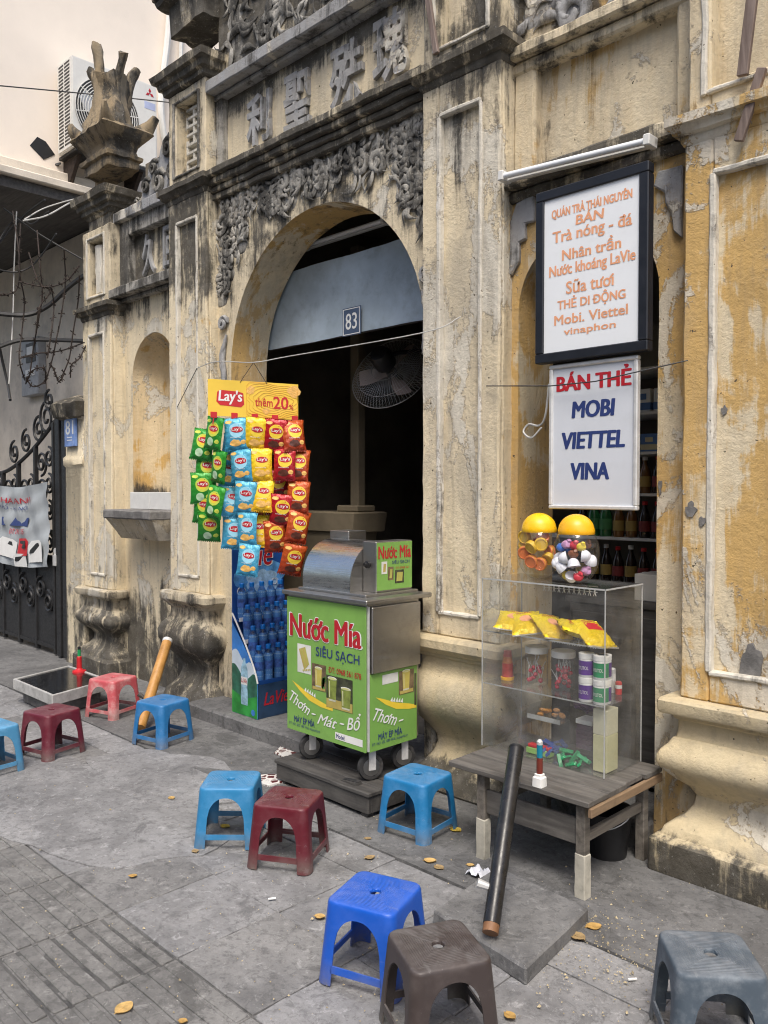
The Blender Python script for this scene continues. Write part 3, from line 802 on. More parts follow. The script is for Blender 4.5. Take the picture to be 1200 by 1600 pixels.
# --- side bay over the niche: tablet with two carved signs, crest
sb = MB().box(-6.36, -5.43, 3.36, 3.58, 3.12, 3.76).build('tablet', M['pl_black'], tg, sub=.12, jit=(.004, 6))
f2 = MB()
for (a, b, c, d) in ((-6.36, -6.22, 3.16, 3.74), (-5.53, -5.43, 3.16, 3.74), (-6.22, -5.53, 3.60, 3.74), (-6.22, -5.53, 3.16, 3.22)): f2.box(a, b, 3.29, 3.37, c, d)
f2.build('frame', M['carve'], sb, bevel=.008, sub=.07, jit=(.004, 8))
ledge(MB(), -6.38, -5.43, [(3.07, 3.10, 3.27), (3.103, 3.175, 3.20)]).build('cornice', M['carve'], tg, bevel=.006, sub=.07, jit=(.004, 8))
ledge(MB(), -6.38, -5.43, [(3.72, 3.80, 3.245)]).build('cornice', M['carve_pale'], tg, bevel=.006, sub=.07, jit=(.004, 8))
for ch, cx_, wd in (('久', -5.98, .20), ('回', -5.66, .19)):
    mb = MB(); text(mb, ch, fz(3.362), cx_ - wd / 2, cx_ + wd / 2, 3.25, 3.58, .028, .018, thick=.04)
    mb.build('character', M['carve_pale'], sb, bevel=.005, seg=2, jit=(.002, 25), dedup=True, sharp=50)
cr = MB(); crp = [(-6.12, 3.79), (-6.10, 3.86), (-6.02, 3.86), (-6.0, 3.93), (-5.93, 3.97), (-5.91, 4.06), (-5.83, 4.12), (-5.75, 4.09), (-5.70, 4.20), (-5.60, 4.26), (-5.5, 4.2), (-5.43, 4.05), (-5.43, 3.79)]
cr.prism(crp, fz(3.36), -.05, .06)
co = cr.build('crest', M['carve_pale'], tg, bevel=.015, seg=2, sub=.05, jit=(.008, 10))
cv = MB()
for (x, z, r_) in ((-6.07, 3.83, .035), (-5.92, 3.92, .06), (-5.80, 4.03, .06), (-5.72, 3.9, .09), (-5.58, 4.12, .08), (-5.53, 3.93, .07)): spiral(cv, x, z, r_, .5, 1, 1.5, 3.31, r_ * .3)
cv.build('relief_carving', M['carve'], co, sharp=60)
# --- right bay: panel over the shop opening
pn = MB().box(-2.44, -1.48, 3.37, 3.58, 2.97, 4.6).build('tablet', M['pl_upper_r'], tg, sub=.15, jit=(.004, 6))
for (a, b, c, d) in ((-2.42, -2.30, 3.05, 3.56), (-1.60, -1.50, 3.05, 3.56)): MB().box(a, b, 3.31, 3.38, c, d).build('frame', M['pl_upper_r'], pn, bevel=.012, sub=.07, jit=(.006, 8))
ledge(MB(), -2.43, -1.49, [(3.545, 3.60, 3.30), (3.602, 3.66, 3.255)]).build('cornice', M['pl_upper'], tg, bevel=.010, sub=.06, jit=(.008, 8))
ledge(MB(), -2.43, -1.49, [(2.93, 2.985, 3.275), (2.988, 3.065, 3.235)]).build('cornice', M['pl_black'], tg, bevel=.010, sub=.06, jit=(.008, 8))
rl = carving(lambda x, z: True, (-2.40, -1.52, 3.75, 4.5), 26, 3.37, 18, .06, .10, .13); rl.build('relief_carving', M['carve_pale'], pn, sharp=60)
shw = [c for c in tg.children if c.name.startswith('shop_wall')][0]
for pts in ([(808, 318), (836, 305), (836, 345), (822, 350), (822, 375), (812, 380), (812, 410), (800, 432), (788, 420), (794, 400), (790, 380), (797, 350)],
            [(1030, 268), (1068, 258), (1066, 372), (1054, 362), (1050, 330), (1040, 320), (1040, 300), (1022, 292)]):
    q = [onY(a, b, YB - .01) for a, b in pts]
    MB().prism([(p.x, p.z) for p in q][::-1], fz(YB), -.02, .022).build('carved_bracket', M['carve_pale'], shw, bevel=.006, sub=.04, jit=(.005, 14))
# bare cement where the wash has fallen off pier E
for k, (px, py, rx, rz) in enumerate([(1168, 1040, .045, .075), (1080, 796, .022, .028), (1128, 641, .012, .018), (1032, 760, .008, .03), (1098, 815, .012, .02), (1180, 1090, .05, .03)]):
    on = px < 1050
    c = onY(px, py, YB if on else YF)
    MB().prism(blob(c.x, c.z, rx, rz, 18, k + 4, .35), fz(YF + .026 if px > 1110 else (YB if on else YF)), -.01, .0065).build('bare_patch', M['cement_grey'], shw if on else pE)
# plain wall running on beyond pier E and a hidden rear wall of the gate top
MB().box(-1.01, 2.5, 3.38, 3.58, 0, 4.6).build('end_wall', M['pl_side'], tg)
# ------------------------------------------------------------------ the room behind the gate
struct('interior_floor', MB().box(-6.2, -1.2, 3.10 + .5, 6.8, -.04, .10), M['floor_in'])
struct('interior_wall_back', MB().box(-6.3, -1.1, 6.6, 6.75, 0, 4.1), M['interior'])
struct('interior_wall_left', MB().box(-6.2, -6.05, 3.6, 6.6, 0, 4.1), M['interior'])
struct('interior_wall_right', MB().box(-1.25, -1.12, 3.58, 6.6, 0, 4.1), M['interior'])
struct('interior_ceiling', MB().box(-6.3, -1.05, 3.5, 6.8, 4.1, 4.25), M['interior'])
struct('doorstep', MB().box(-4.93, -2.96, 3.02, 3.62, -.02, .095), M['apron'], bevel=.012, sub=.1, jit=(.005, 6))
struct('shop_sill', MB().box(-2.38, -1.66, 3.24, 3.62, -.02, .13), M['apron'], bevel=.012, sub=.1, jit=(.005, 6))
pd = thing('pedestal', (-5.0, 4.36, .1), 'beige moulded pedestal and slim post inside the dark doorway', 'pedestal')
q = MB(); loft(q, -5.02, 4.36, [(.1, .40, .12), (1.10, .40, .12), (1.14, .43, .14), (1.22, .44, .15), (1.23, .50, .17), (1.37, .52, .18), (1.38, .5, .17)], .01, 2, 3); q.build('plinth', M['int_beige'], pd)
MB().box(-4.67, -4.58, 4.30, 4.38, 1.41, 3.4).build('post', M['int_beige'], pd, bevel=.008)
MB().box(-4.76, -4.53, 4.24, 4.44, 1.38, 1.43).build('post_foot', M['int_beige'], pd, bevel=.01)
# tin transom with the house number
tr = thing('tin_transom', (-3.9, 3.62, 2.55), 'dented blue grey tin sheets closing the top of the arch', 'metal sheet')
xm = onY(537, 440, 3.62).x
for x0, x1, y in ((-4.86, xm + .004, 3.625), (xm - .002, -2.93, 3.62)): MB().box(x0, x1, y, y + .003, 2.55, 3.06).build('sheet', M['tin'], tr, sub=.08, jit=(.006, 3))
MB().box(-4.86, -2.93, 3.635, 3.66, 2.55, 2.59).build('batten', M['wood_box'], tr)
c = onY(549, 502, 3.6)
np_ = thing('house_number_plate', (c.x, 3.6, c.z - .085), 'dark blue enamel plate with white number 83 on the tin sheets', 'number plate')
MB().box(c.x - .085, c.x + .085, 3.600, 3.606, c.z - .09, c.z + .09).build('plate', M['navy'] if 0 else simple('plate_blue', (.06, .09, .16), .4, var=.15, dirt=.2), np_, bevel=.002)
e = MB()
for (a, b, cc, d) in ((-.078, .078, .078, .083), (-.078, .078, -.083, -.078), (-.078, -.073, -.078, .078), (.073, .078, -.078, .078)): e.box(c.x + a, c.x + b, 3.5985, 3.600, c.z + cc, c.z + d)
e.build('border', M['whitep'], np_)
e = MB(); text(e, '83', fz(3.600), c.x - .052, c.x + .052, c.z - .05, c.z + .052, .0012, .012); e.build('lettering', M['whitep'], np_)
# bare tube over the transom
def tube_lamp(p, q, label, twin=False, tubes=1):
    p, q = V(p), V(q)
    t = thing('tube_lamp', (p + q) / 2, label, 'tube lamp')
    d = (q - p).normalized(); n = V((0, -1, 0)); n = (n - d * n.dot(d)).normalized(); u = n.cross(d); u = u if u.z > 0 else -u
    L = (q - p).length
    b = MB(); b.obox(p, d, u, n, 0, L, -.018, .018, 0, .03); b.build('batten', M['white'], t, bevel=.004)
    b = MB(); b.tube([p + n * .055 + d * .03 - u * .002, q + n * .055 - d * .03 - u * .002], .014, 12); b.build('tube', M['signwhite'], t)
    for a in (0.0, L - .03):
        b = MB(); b.obox(p, d, u, n, a, a + .03, -.024, .022, .0, .075); b.build('lamp_holder', M['white'], t, bevel=.004)
    return t
tube_lamp(onY(480, 388, 3.72), onY(612, 346, 3.72), 'dusty white tube lamp behind the top of the tin sheets')
tube_lamp(onY(792, 281, 3.22), onY(1028, 224, 3.22), 'white tube lamp mounted over the framed menu sign')
# fan
fc = onY(612, 582, 4.05)
fan = thing('wall_fan', fc, 'black wall fan with wire cage hanging in the dark doorway', 'fan')
ax = V((-.22, .80, -.50)).normalized()
fr_ = ax.orthogonal().normalized(); fu = ax.cross(fr_)
RF = .30
def fp(r, a, h): return fc + fr_ * (r * math.cos(a)) + fu * (r * math.sin(a)) + ax * h
mw = simple('fan_wire', (.42, .42, .42), .35, metal=.6)
g_ = MB()
for k in range(72):
    a = 2 * math.pi * k / 72
    g_.tube([fp(.05, a, -.075), fp(.12, a, -.07), fp(.24, a, -.05), fp(RF, a, 0)], .0013, 4, False)
for r_, h_ in ((.12, -.071), (.24, -.05), (RF, 0)): g_.tube([fp(r_, 2 * math.pi * k / 40, h_) for k in range(41)], .003 if r_ == RF else .002, 5, False)
g_.build('rear_guard', mw, fan)
g_ = MB()
for k in range(72):
    a = 2 * math.pi * k / 72
    g_.tube([fp(.05, a, .085), fp(.14, a, .075), fp(.25, a, .05), fp(RF, a, .004)], .0013, 4, False)
g_.tube([fp(.14, 2 * math.pi * k / 40, .076) for k in range(41)], .002, 5, False)
g_.build('front_guard', mw, fan)
bm_ = simple('fan_blade', (.42, .34, .31), .4)
for k in range(3):
    a0 = R(95 + 120 * k); b = MB(); rows = []
    for i in range(7):
        t = i / 6; r_ = .03 + .22 * t; wd = (.16 + .42 * math.sin(math.pi * (.25 + .6 * t))) * .9
        rows += [fp(r_, a0 - wd * (.55 if t > .2 else .4), .02), fp(r_, a0, .0), fp(r_, a0 + wd * .6, -.025)]
    b.add(rows, [(i * 3 + j, i * 3 + j + 1, (i + 1) * 3 + j + 1, (i + 1) * 3 + j) for i in range(6) for j in range(2)]); b.build('blade', bm_, fan)
b = MB(); b.lathe([(.0, .03), (.035, .03), (.04, 0), (.035, -.03), (.0, -.03)], 16, fc, False, ax); b.build('hub', M['dark'], fan)
b = MB(); b.lathe([(.055, -.08), (.075, -.09), (.078, -.17), (.06, -.21), (.02, -.215)], 16, fc, True, ax); b.build('motor', M['dark'], fan)
b = MB(); b.tube([fc - ax * .16, fc - ax * .17 + V((.06, .10, .03)), fc + V((.10, .4, .2)), fc + V((.1, .5, .9)), fc + V((.1, .5, 4.1 - fc.z))], .016, 8); b.build('bracket', M['dark'], fan)
# rack of drinks behind the right-hand opening
rk = thing('shelf_rack', (-2.4, 4.3, .1), 'white metal shelf rack of drinks behind the right opening', 'shelf')
SZ = [2.21, 1.97, 1.755, 1.53, 1.285, 1.03, .7, .35]
MB().box(-3.05, -1.72, 4.50, 4.515, .1, 2.5).build('back', M['interior'], rk)
for x in (-3.05, -1.735): MB().box(x, x + .02, 4.16, 4.5, .1, 2.5).build('upright', M['white'], rk)
for z in SZ: MB().box(-3.03, -1.735, 4.15, 4.5, z - .016, z).build('shelf_board', M['white'], rk, bevel=.002)
def carton(p, s, mat, mat2, label, cat, grp):
    t = thing('milk_carton', p, label, cat, grp)
    b = MB().box(-s[0] / 2, s[0] / 2, -s[1] / 2, s[1] / 2, 0, s[2]); b.build('box', mat, t, world=False, bevel=.003)
    b = MB().box(-s[0] / 2 - .0008, s[0] / 2 + .0008, -s[1] / 2 - .0008, s[1] / 2 + .0008, s[2] * .12, s[2] * .42); b.build('band', mat2, t, world=False)
    b = MB(); b.box(-s[0] * .22, s[0] * .22, -s[1] / 2 - .002, -s[1] / 2, s[2] * .55, s[2] * .8); b.build('mark', mat2, t, world=False)
    return t
bl_b, bl_y = simple('carton_blue', (.10, .20, .42), .5), simple('carton_cream', (.62, .55, .33), .5)
c0 = carton((-2.30, 4.24, SZ[1]), (.085, .06, .13), M['whitep'], bl_b, 'white milk carton with blue band on the rack shelf behind the hanging signs', 'carton', 'white milk cartons')
for x in (-2.50, -2.40, -2.20, -2.10, -2.0): k = copy_tree(c0); k.location = (x, 4.24 + rnd.uniform(-.01, .01), SZ[1]); k.rotation_euler.z = rnd.uniform(-.15, .15)
c1 = carton((-2.28, 4.24, SZ[2]), (.10, .07, .10), bl_b, bl_y, 'cream and blue drink carton on the rack shelf under the white milk', 'carton', 'cream and blue cartons')
for x in (-2.50, -2.39, -2.165, -2.055): k = copy_tree(c1); k.location = (x, 4.24, SZ[2]); k.rotation_euler.z = rnd.uniform(-.1, .1)
def soda(name, cm, lm, capm, label, grp, hgt=.20, r=.032):
    t = thing(name, (0, 0, 0), label, 'bottle', grp)
    b = MB(); b.lathe([(r * .9, 0), (r, .01), (r, hgt * .55), (r * .75, hgt * .68), (r * .42, hgt * .8), (r * .40, hgt * .92)], 12); b.build('glass', cm, t, world=False)
    b = MB(); b.lathe([(r * 1.03, hgt * .18), (r * 1.03, hgt * .46)], 12, cap=False); b.build('label_band', lm, t, world=False)
    b = MB(); b.lathe([(r * .46, hgt * .9), (r * .46, hgt), (r * .3, hgt * 1.005)], 10); b.build('cap', capm, t, world=False)
    return t
dk = simple('dark_cola_glass', (.015, .008, .006), .12, coat=.5); gn = simple('green_soda_glass', (.02, .13, .04), .12, coat=.5); am = simple('amber_drink_glass', (.16, .07, .015), .15, coat=.5)
lt_y, lt_r = simple('gold_label', (.36, .25, .07), .5), simple('wine_label', (.20, .03, .03), .5)
kinds = [soda('drink_bottle', dk, lt_r, M['redpl'], 'dark cola bottle with red label on the drinks rack', 'dark cola bottles'), soda('drink_bottle', gn, simple('green_label', (.05, .20, .07), .5), M['redpl'], 'green soda bottle on the rack shelf behind the egg jars', 'green soda bottles', .22, .036),
         soda('drink_bottle', am, lt_y, M['whitep'], 'amber tea bottle with gold label on the drinks rack', 'amber tea bottles'), soda('drink_bottle', dk, lt_y, M['whitep'], 'dark bottle with gold label on the lowest seen rack shelf', 'dark bottles with gold labels', .21)]
used = set()
def put(k, x, y, z):
    o = kinds[k] if k not in used else copy_tree(kinds[k]); used.add(k); o.location = (x, y, z); o.rotation_euler.z = rnd.uniform(-3, 3)
    row = {SZ[3]: 'the rack shelf below the cream cartons', SZ[4]: 'the rack shelf with the green sodas', SZ[5]: 'the lowest seen rack shelf'}[z]
    what = ('dark cola bottle with red label', 'green soda bottle with red cap', 'amber tea bottle with gold label', 'dark bottle with gold label')[k]
    o['label'] = what + ' on ' + row; o['group'] = what + 's on ' + row
for z, seq in ((SZ[3], [2, 2, 0, 2, 0, 2, 0]), (SZ[4], [0, 1, 1, 2, 2, 0, 0, 0]), (SZ[5], [3, 3, 3, 0, 3, 0, 0, 0])):
    for i, k in enumerate(seq): put(k, -2.58 + .078 * i, 4.21 + rnd.uniform(-.008, .008), z)
cb_ = thing('dark_cabinet', (-1.95, 3.75, .13), 'dark wooden cabinet standing just inside the right opening', 'cabinet')
MB().box(-2.3, -1.58, 3.64, 4.0, .13, .98).build('body', M['wood_box'], cb_, bevel=.006)
MB().box(-2.32, -1.56, 3.63, 4.02, .98, 1.01).build('top', M['wood_box'], cb_, bevel=.004)
for x0, x1 in ((-2.28, -1.95), (-1.93, -1.6)): MB().box(x0, x1, 3.632, 3.64, .18, .94).build('door', M['wood_box'], cb_, bevel=.004)
for (x, z, s) in ((-1.88, 1.01, .2),):
    b = thing('carton_box', (x, 3.8, z), 'white cardboard carton on the dark cabinet behind the display case', 'box')
    MB().box(-.1, .1, -.09, .09, 0, .13).build('box', M['white'], b, world=False, bevel=.003)
    MB().box(-.1, .1, -.015, .015, .129, .132).build('tape', M['alu'], b, world=False)
# tall dark fridge at the back of the room
fg = thing('fridge', (-3.55, 6.1, .1), 'dim grey fridge at the back of the dark room', 'fridge')
MB().box(-3.95, -3.2, 5.8, 6.4, .1, 1.15).build('body', simple('fridge_grey', (.12, .12, .12), .4), fg, bevel=.01)
MB().box(-3.5, -3.47, 5.76, 5.79, .5, 1.0).build('handle', M['alu'], fg, bevel=.004)

# ------------------------------------------------------------------ neighbour house 81, its gate and the air conditioner
ph = thing('pink_house', (-9.5, 5.5, 4.4), 'pale pink plastered upper storey of the neighbouring house', 'house')
PX = -8.0
MB().box(-13, PX, 2.55, 11, 4.62, 9.0).build('wall', M['pink'], ph)
lg = MB(); lg.box(-13, PX + .10, 2.5, 11, 4.50, 4.62); lg.build('ledge', M['beige'], ph, bevel=.01)
MB().box(-13, PX + .28, 2.5, 7, 4.40, 4.475).build('awning', M['beige'], ph, bevel=.01)
MB().box(-13, PX + .22, 2.6, 7, 4.30, 4.395).build('awning_frame', M['wood_box'], ph)
hp = onX(63, 232, PX)
b = MB(); b.prism([(hp.y + a, hp.z + c_) for a, c_ in ((-.10, .0), (-.03, .10), (.05, .08), (.14, -.02), (.03, -.10))], lambda a, bb, h: V((PX + h, a, bb)), -.002, .006); b.build('wall_hole', M['dark'], ph)
lw = thing('alley_wall', (-9, 4.05, 0), 'dull beige wall of the alley behind the iron gate', 'wall')
MB().box(-14, -6.3, 4.0, 4.15, 0, 4.28).build('wall', M['beige'], lw, sub=.6)
MB().box(-14, -13.8, 2.6, 4.0, 0, 4.28).build('side_wall', M['beige'], lw)
# air conditioner
AXF = -7.62
acb = onX(113, 228, AXF); act = onX(113, 85, AXF); acr = onX(246, 250, AXF)
y0, y1, z0, z1 = acb.y, acr.y, acb.z + .0, act.z
ac = thing('air_conditioner', (AXF - .15, (y0 + y1) / 2, z0), 'white outdoor air conditioner on the pink wall', 'air conditioner')
MB().box(PX + .06, AXF, y0, y1, z0, z1).build('case', M['ac'], ac, bevel=.012, seg=2)
case = ac.children[0]
YZ = lambda a, bb, h: V((AXF + h, a, bb))
fcy, fcz, fr0 = y0 + (y1 - y0) * .40, (z0 + z1) / 2 - .02, (z1 - z0) * .385
b = MB(); b.lathe([(fr0, -.012), (fr0, .004), (fr0 * .98, .005), (fr0 * .0, .005)], 40, (AXF, fcy, fcz), False, (1, 0, 0)); b.build('fan_opening', simple('fan_dark', (.05, .05, .048), .6), ac)
g_ = MB()
for k in range(13):
    r_ = fr0 * (.10 + .90 * k / 12)
    g_.tube([YZ(fcy + r_ * math.cos(2 * math.pi * i / 40), fcz + r_ * math.sin(2 * math.pi * i / 40), .022 - .010 * (r_ / fr0) ** 2) for i in range(41)], .0045, 5, False)
for k in range(8):
    a = 2 * math.pi * k / 8 + .2; g_.tube([YZ(fcy + fr0 * .1 * math.cos(a), fcz + fr0 * .1 * math.sin(a), .02), YZ(fcy + fr0 * math.cos(a), fcz + fr0 * math.sin(a), .01)], .006, 5)
g_.build('fan_guard', M['ac'], ac)
for k in range(3):
    b = MB(); a = R(40 + 120 * k); pts = [(fcy + fr0 * r_ * math.cos(a + s), fcz + fr0 * r_ * math.sin(a + s)) for r_, s in ((.12, 0), (.85, -.3), (.9, .1), (.7, .55), (.15, .6))]
    b.prism(pts, YZ, .0055, .0075); b.build('fan_blade', M['alu'], ac)
nslat = 24
for k in range(nslat):
    z = z0 + .05 + (z1 - z0 - .09) * k / (nslat - 1)
    for xa, xb in ((PX + .10, PX + .20), (PX + .225, AXF - .045)):
        b = MB(); b.box(xa, xb, y0 - .002, y0 + .01, z - .0085, z + .0085); b.build('vent_slot', M['dark'], case)
lx, lz = onX(234, 150, AXF).y, onX(234, 146, AXF).z
for k, a in enumerate((90, 210, 330)):
    ca, sa = math.cos(R(a)), math.sin(R(a)); s = .05
    pts = [(lx, lz), (lx + s * (.5 * ca - .29 * sa), lz + s * (.5 * sa + .29 * ca)), (lx + s * ca, lz + s * sa), (lx + s * (.5 * ca + .29 * sa), lz + s * (.5 * sa - .29 * ca))]
    MB().prism(pts, YZ, .0, .0025).build('logo_diamond', M['red'], ac)
MB().prism([(lx - .06, lz - .16), (lx + .06, lz - .16), (lx + .06, lz - .09), (lx - .06, lz - .09)], YZ, 0, .002).build('sticker', simple('ac_sticker', (.45, .5, .7), .5), ac)
for yy in (y0 + .10, y1 - .15):
    b = MB(); b.prism([(PX, z0 - .36), (PX + .05, z0 - .36), (AXF - .05, z0 - .03), (AXF - .02, z0 - .003), (PX, z0 - .003)], lambda a, bb, h: V((a, yy + h, bb)), -.02, .02); b.build('bracket', M['rust'], ac, bevel=.003)
MB().box(PX + .02, AXF + .01, y0 + .03, y1 - .03, z0 - .03, z0 - .002).build('tray', M['dark'], ac)
# conduit down the pink wall and refrigerant hose
def wire(name, pts, r, mat, label, n=6, group=None):
    b = MB(); b.tube(pts, r, n)
    return solo(name, b, mat, label, 'cable' if 'cable' in name or 'wire' in name else name.split('_')[-1], group)
def catm(pts, m=8):
    P_ = [V(p) for p in pts]; P_ = [P_[0] * 2 - P_[1]] + P_ + [P_[-1] * 2 - P_[-2]]; out = []
    for i in range(1, len(P_) - 2):
        for k in range(m):
            t = k / m; a, b, c, d = P_[i - 1:i + 3]
            out.append(.5 * ((2 * b) + (c - a) * t + (2 * a - 5 * b + 4 * c - d) * t * t + (3 * b - a - 3 * c + d) * t ** 3))
    out.append(P_[-2]); return out
wire('conduit_pipe', [onX(283, -60, PX + .04), onX(283, 60, PX + .04), onX(278, 330, PX + .04)], .022, M['ac'], 'straight white conduit pipe up the pink wall', 8)
wire('hose_pipe', catm([onX(268, -30, PX + .06), onX(262, 60, PX + .06), onX(254, 130, PX + .06), onX(252, 180, PX + .06), onX(262, 250, PX + .06), onX(268, 330, PX + .06)]), .035, M['ac'], 'wrapped white hose hanging beside the air conditioner', 8)
wire('overhead_cable', catm([onX(-10, 133, -7.55), onX(140, 147, -7.5), onX(285, 162, -6.9)]), .006, M['cable'], 'thin black cable crossing in front of the air conditioner')
# rusty downpipe behind pier A
wire('downpipe_pipe', [V((-6.93, 3.42, 4.30)), V((-6.93, 3.40, 3.5)), V((-6.93, 3.40, 2.95))], .05, M['finial'], 'old mottled downpipe standing behind the left pillar', 10)
# gate post with number 81
gp = thing('gate_post', (-7.05, 3.33, 0), 'narrow yellow gate post with mouldy cap beside the iron gate', 'gate post')
q = MB(); loft(q, -7.055, 3.33, [(0, .19, .13), (.05, .188, .125), (1.75, .185, .12), (1.77, .195, .14), (1.83, .195, .14), (1.85, .185, .12), (2.16, .185, .12), (2.18, .195, .14)], .01, 2, 5); q.jitter(.006, 6); q.build('shaft', M['pl_left'], gp, sharp=45)
q = MB(); loft(q, -7.09, 3.32, [(2.17, .20, .15), (2.19, .24, .19), (2.30, .26, .21), (2.33, .22, .17), (2.38, .05, .05)], .02, 2, 6); q.jitter(.018, 6); q.build('cap', M['pl_black'], gp, sharp=50)
c = onY(112, 662, 3.20); c.z -= .075
n81 = thing('house_number_plate', (c.x, 3.2, c.z - .1), 'pale blue enamel plate with number 81 on the gate post', 'number plate')
MB().box(c.x - .105, c.x + .105, 3.180, 3.204, c.z - .125, c.z + .125).build('plate', simple('plate_pale_blue', (.16, .27, .58), .35, var=.25, dirt=.3, dirtc=(.6, .65, .7)), n81, bevel=.003)
e = MB(); text(e, '81', fz(3.180), c.x - .075, c.x + .075, c.z - .02, c.z + .10, .0012, .03); e.build('lettering', M['whitep'], n81)
e = MB()
for k in range(2): e.box(c.x - .05, c.x + .05, 3.178, 3.1795, c.z - .05 - .025 * k, c.z - .042 - .025 * k)
e.build('small_print', M['whitep'], n81)
# iron gate
ig = thing('iron_gate', (-8.1, 3.25, 0), 'black wrought iron gate with scrollwork and sheet metal foot', 'gate')
GX0, GX1, GY = -9.6, -7.26, 3.25
def gtop(x): t = (x + 8.9) / 1.64; return 1.72 + .62 * max(0, min(1, t)) ** 1.6
MB().box(GX0, -7.55, GY - .004, GY + .004, .06, .92).build('foot_panel', M['iron'], ig)
for x in (GX0, -9.2, -8.8, -8.4, -7.98, -7.56): MB().box(x - .018, x + .018, GY - .02, GY + .02, .02, gtop(x)).build('upright', M['iron'], ig, bevel=.003)
for x in (-7.44, -7.30): MB().box(x - .045, x + .045, GY - .03, GY + .03, .02, 2.28).build('post', M['iron'], ig, bevel=.004)
for z in (.08, .92, 1.16): MB().box(GX0, -7.55, GY - .014, GY + .014, z - .016, z + .016).build('rail', M['iron'], ig)
b = MB(); b.tube([V((GX0 + (GX1 - .28 - GX0) * k / 16, GY, gtop(GX0 + (GX1 - .28 - GX0) * k / 16))) for k in range(17)], .02, 6); b.build('top_rail', M['iron'], ig)
def gscroll(x, z, r_, sgn, vert=1, turns=1.7):
    b = MB(); pts = []
    for k in range(30):
        t = k / 29; a = R(90) * vert + sgn * turns * 2 * math.pi * t; q_ = r_ * (1 - .82 * t)
        pts.append(V((x + q_ * math.cos(a), GY, z + q_ * math.sin(a))))
    b.tube(pts, .013, 5); return b.build('scroll', M['iron'], ig)
for i, x in enumerate((-9.0, -8.6, -8.19, -7.77)):
    gscroll(x - .09, 1.04, .10, 1); gscroll(x + .09, 1.04, .10, -1)
    for z in (1.30, 1.55, 1.8, 2.02):
        if z + .12 < gtop(x) - .02: gscroll(x - .08, z, .12, 1, 1 if z < 1.5 else -1); gscroll(x + .09, z + .05, .10, -1)
    gscroll(x - .08, .62, .11, 1).location.y -= .02; gscroll(x + .09, .50, .11, -1).location.y -= .02
for x, z, r_ in ((-7.72, 2.22, .16), (-7.66, 2.38, .10), (-7.9, 2.12, .13), (-8.2, 2.02, .12), (-8.5, 1.92, .12)): gscroll(x, z, r_, 1)
ln = MB(); ln.lathe([(.035, 0), (.035, .01)], 10, (-7.50, GY - .03, .98), True, (0, 1, 0)); ln.box(-7.53, -7.47, GY - .04, GY - .02, .85, .95); ln.build('padlock', M['alu'], ig)
# banner on the gate
bn = thing('banner', (-8.3, 3.2, 1.0), 'creased pale banner of tour buses tied to the iron gate', 'banner')
b0, b1 = onY(-60, 800, 3.19).x, onY(76, 800, 3.19).x
zt, zb_ = onY(76, 756, 3.19).z, onY(72, 888, 3.19).z
def bnf(a, bb, h): return V((a, 3.185 - h + .012 * math.sin(a * 17 + bb * 9) + .008 * math.sin(bb * 31 - a * 7), bb + .03 * math.sin((a - b0) * 3)))
vs = [bnf(b0 + (b1 - b0) * i / 30, zb_ + (zt - zb_) * j / 16, 0) for j in range(17) for i in range(31)]
b = MB(); b.add(vs, [(j * 31 + i, j * 31 + i + 1, (j + 1) * 31 + i + 1, (j + 1) * 31 + i) for j in range(16) for i in range(30)]); b.build('sheet', simple('banner_cloth', (.38, .41, .43), .45, var=.10, vscale=3), bn)
def bpx(px, py): p = onY(px, py, 3.19); return (p.x, p.z)
def btext(s, x0, y0_, x1, y1_, mat, bold=.01):
    a, bb = bpx(x0, y1_), bpx(x1, y0_); e = MB(); text(e, s, bnf, a[0], bb[0], a[1], bb[1], .012, bold); e.build('lettering', mat, bn)
btext('DU LỊCH HÀ ANH', -38, 772, 50, 783, M['red'], .02)
btext('HÀ CHÂU PHÚ - HÀ NỘI', -30, 786, 46, 792, M['navy'])
e = MB(); q0, q1 = bpx(4, 818), bpx(45, 806); e.poly([(q0[0], q0[1]), (q1[0], q0[1] + .01), (q1[0], q1[1]), (q0[0], q1[1] - .01)], bnf, .011); e.build('stripe', M['navy'], bn)
btext('ĐT 0912 335', 18, 823, 42, 829, M['red'])
def bus(x0, y0_, x1, y1_, mat):
    a, bb = bpx(x0, y1_), bpx(x1, y0_); W_, H_ = bb[0] - a[0], bb[1] - a[1]
    e = MB(); e.poly([(a[0], a[1] + H_ * .1), (a[0] + W_, a[1] + H_ * .1), (a[0] + W_, a[1] + H_ * .85), (a[0] + W_ * .85, a[1] + H_), (a[0] + W_ * .12, a[1] + H_), (a[0], a[1] + H_ * .8)], bnf, .010); e.build('bus_print', mat, bn)
    e = MB(); e.poly([(a[0] + W_ * .12, a[1] + H_ * .48), (a[0] + W_ * .88, a[1] + H_ * .48), (a[0] + W_ * .82, a[1] + H_ * .88), (a[0] + W_ * .18, a[1] + H_ * .88)], bnf, .014); e.build('windscreen_print', M['blackp'], bn)
bus(2, 838, 28, 868, M['whitep']); bus(30, 838, 46, 866, M['redpl']); bus(26, 862, 44, 882, M['whitep']); bus(48, 845, 70, 880, M['whitep']); bus(-20, 840, 2, 870, M['whitep'])
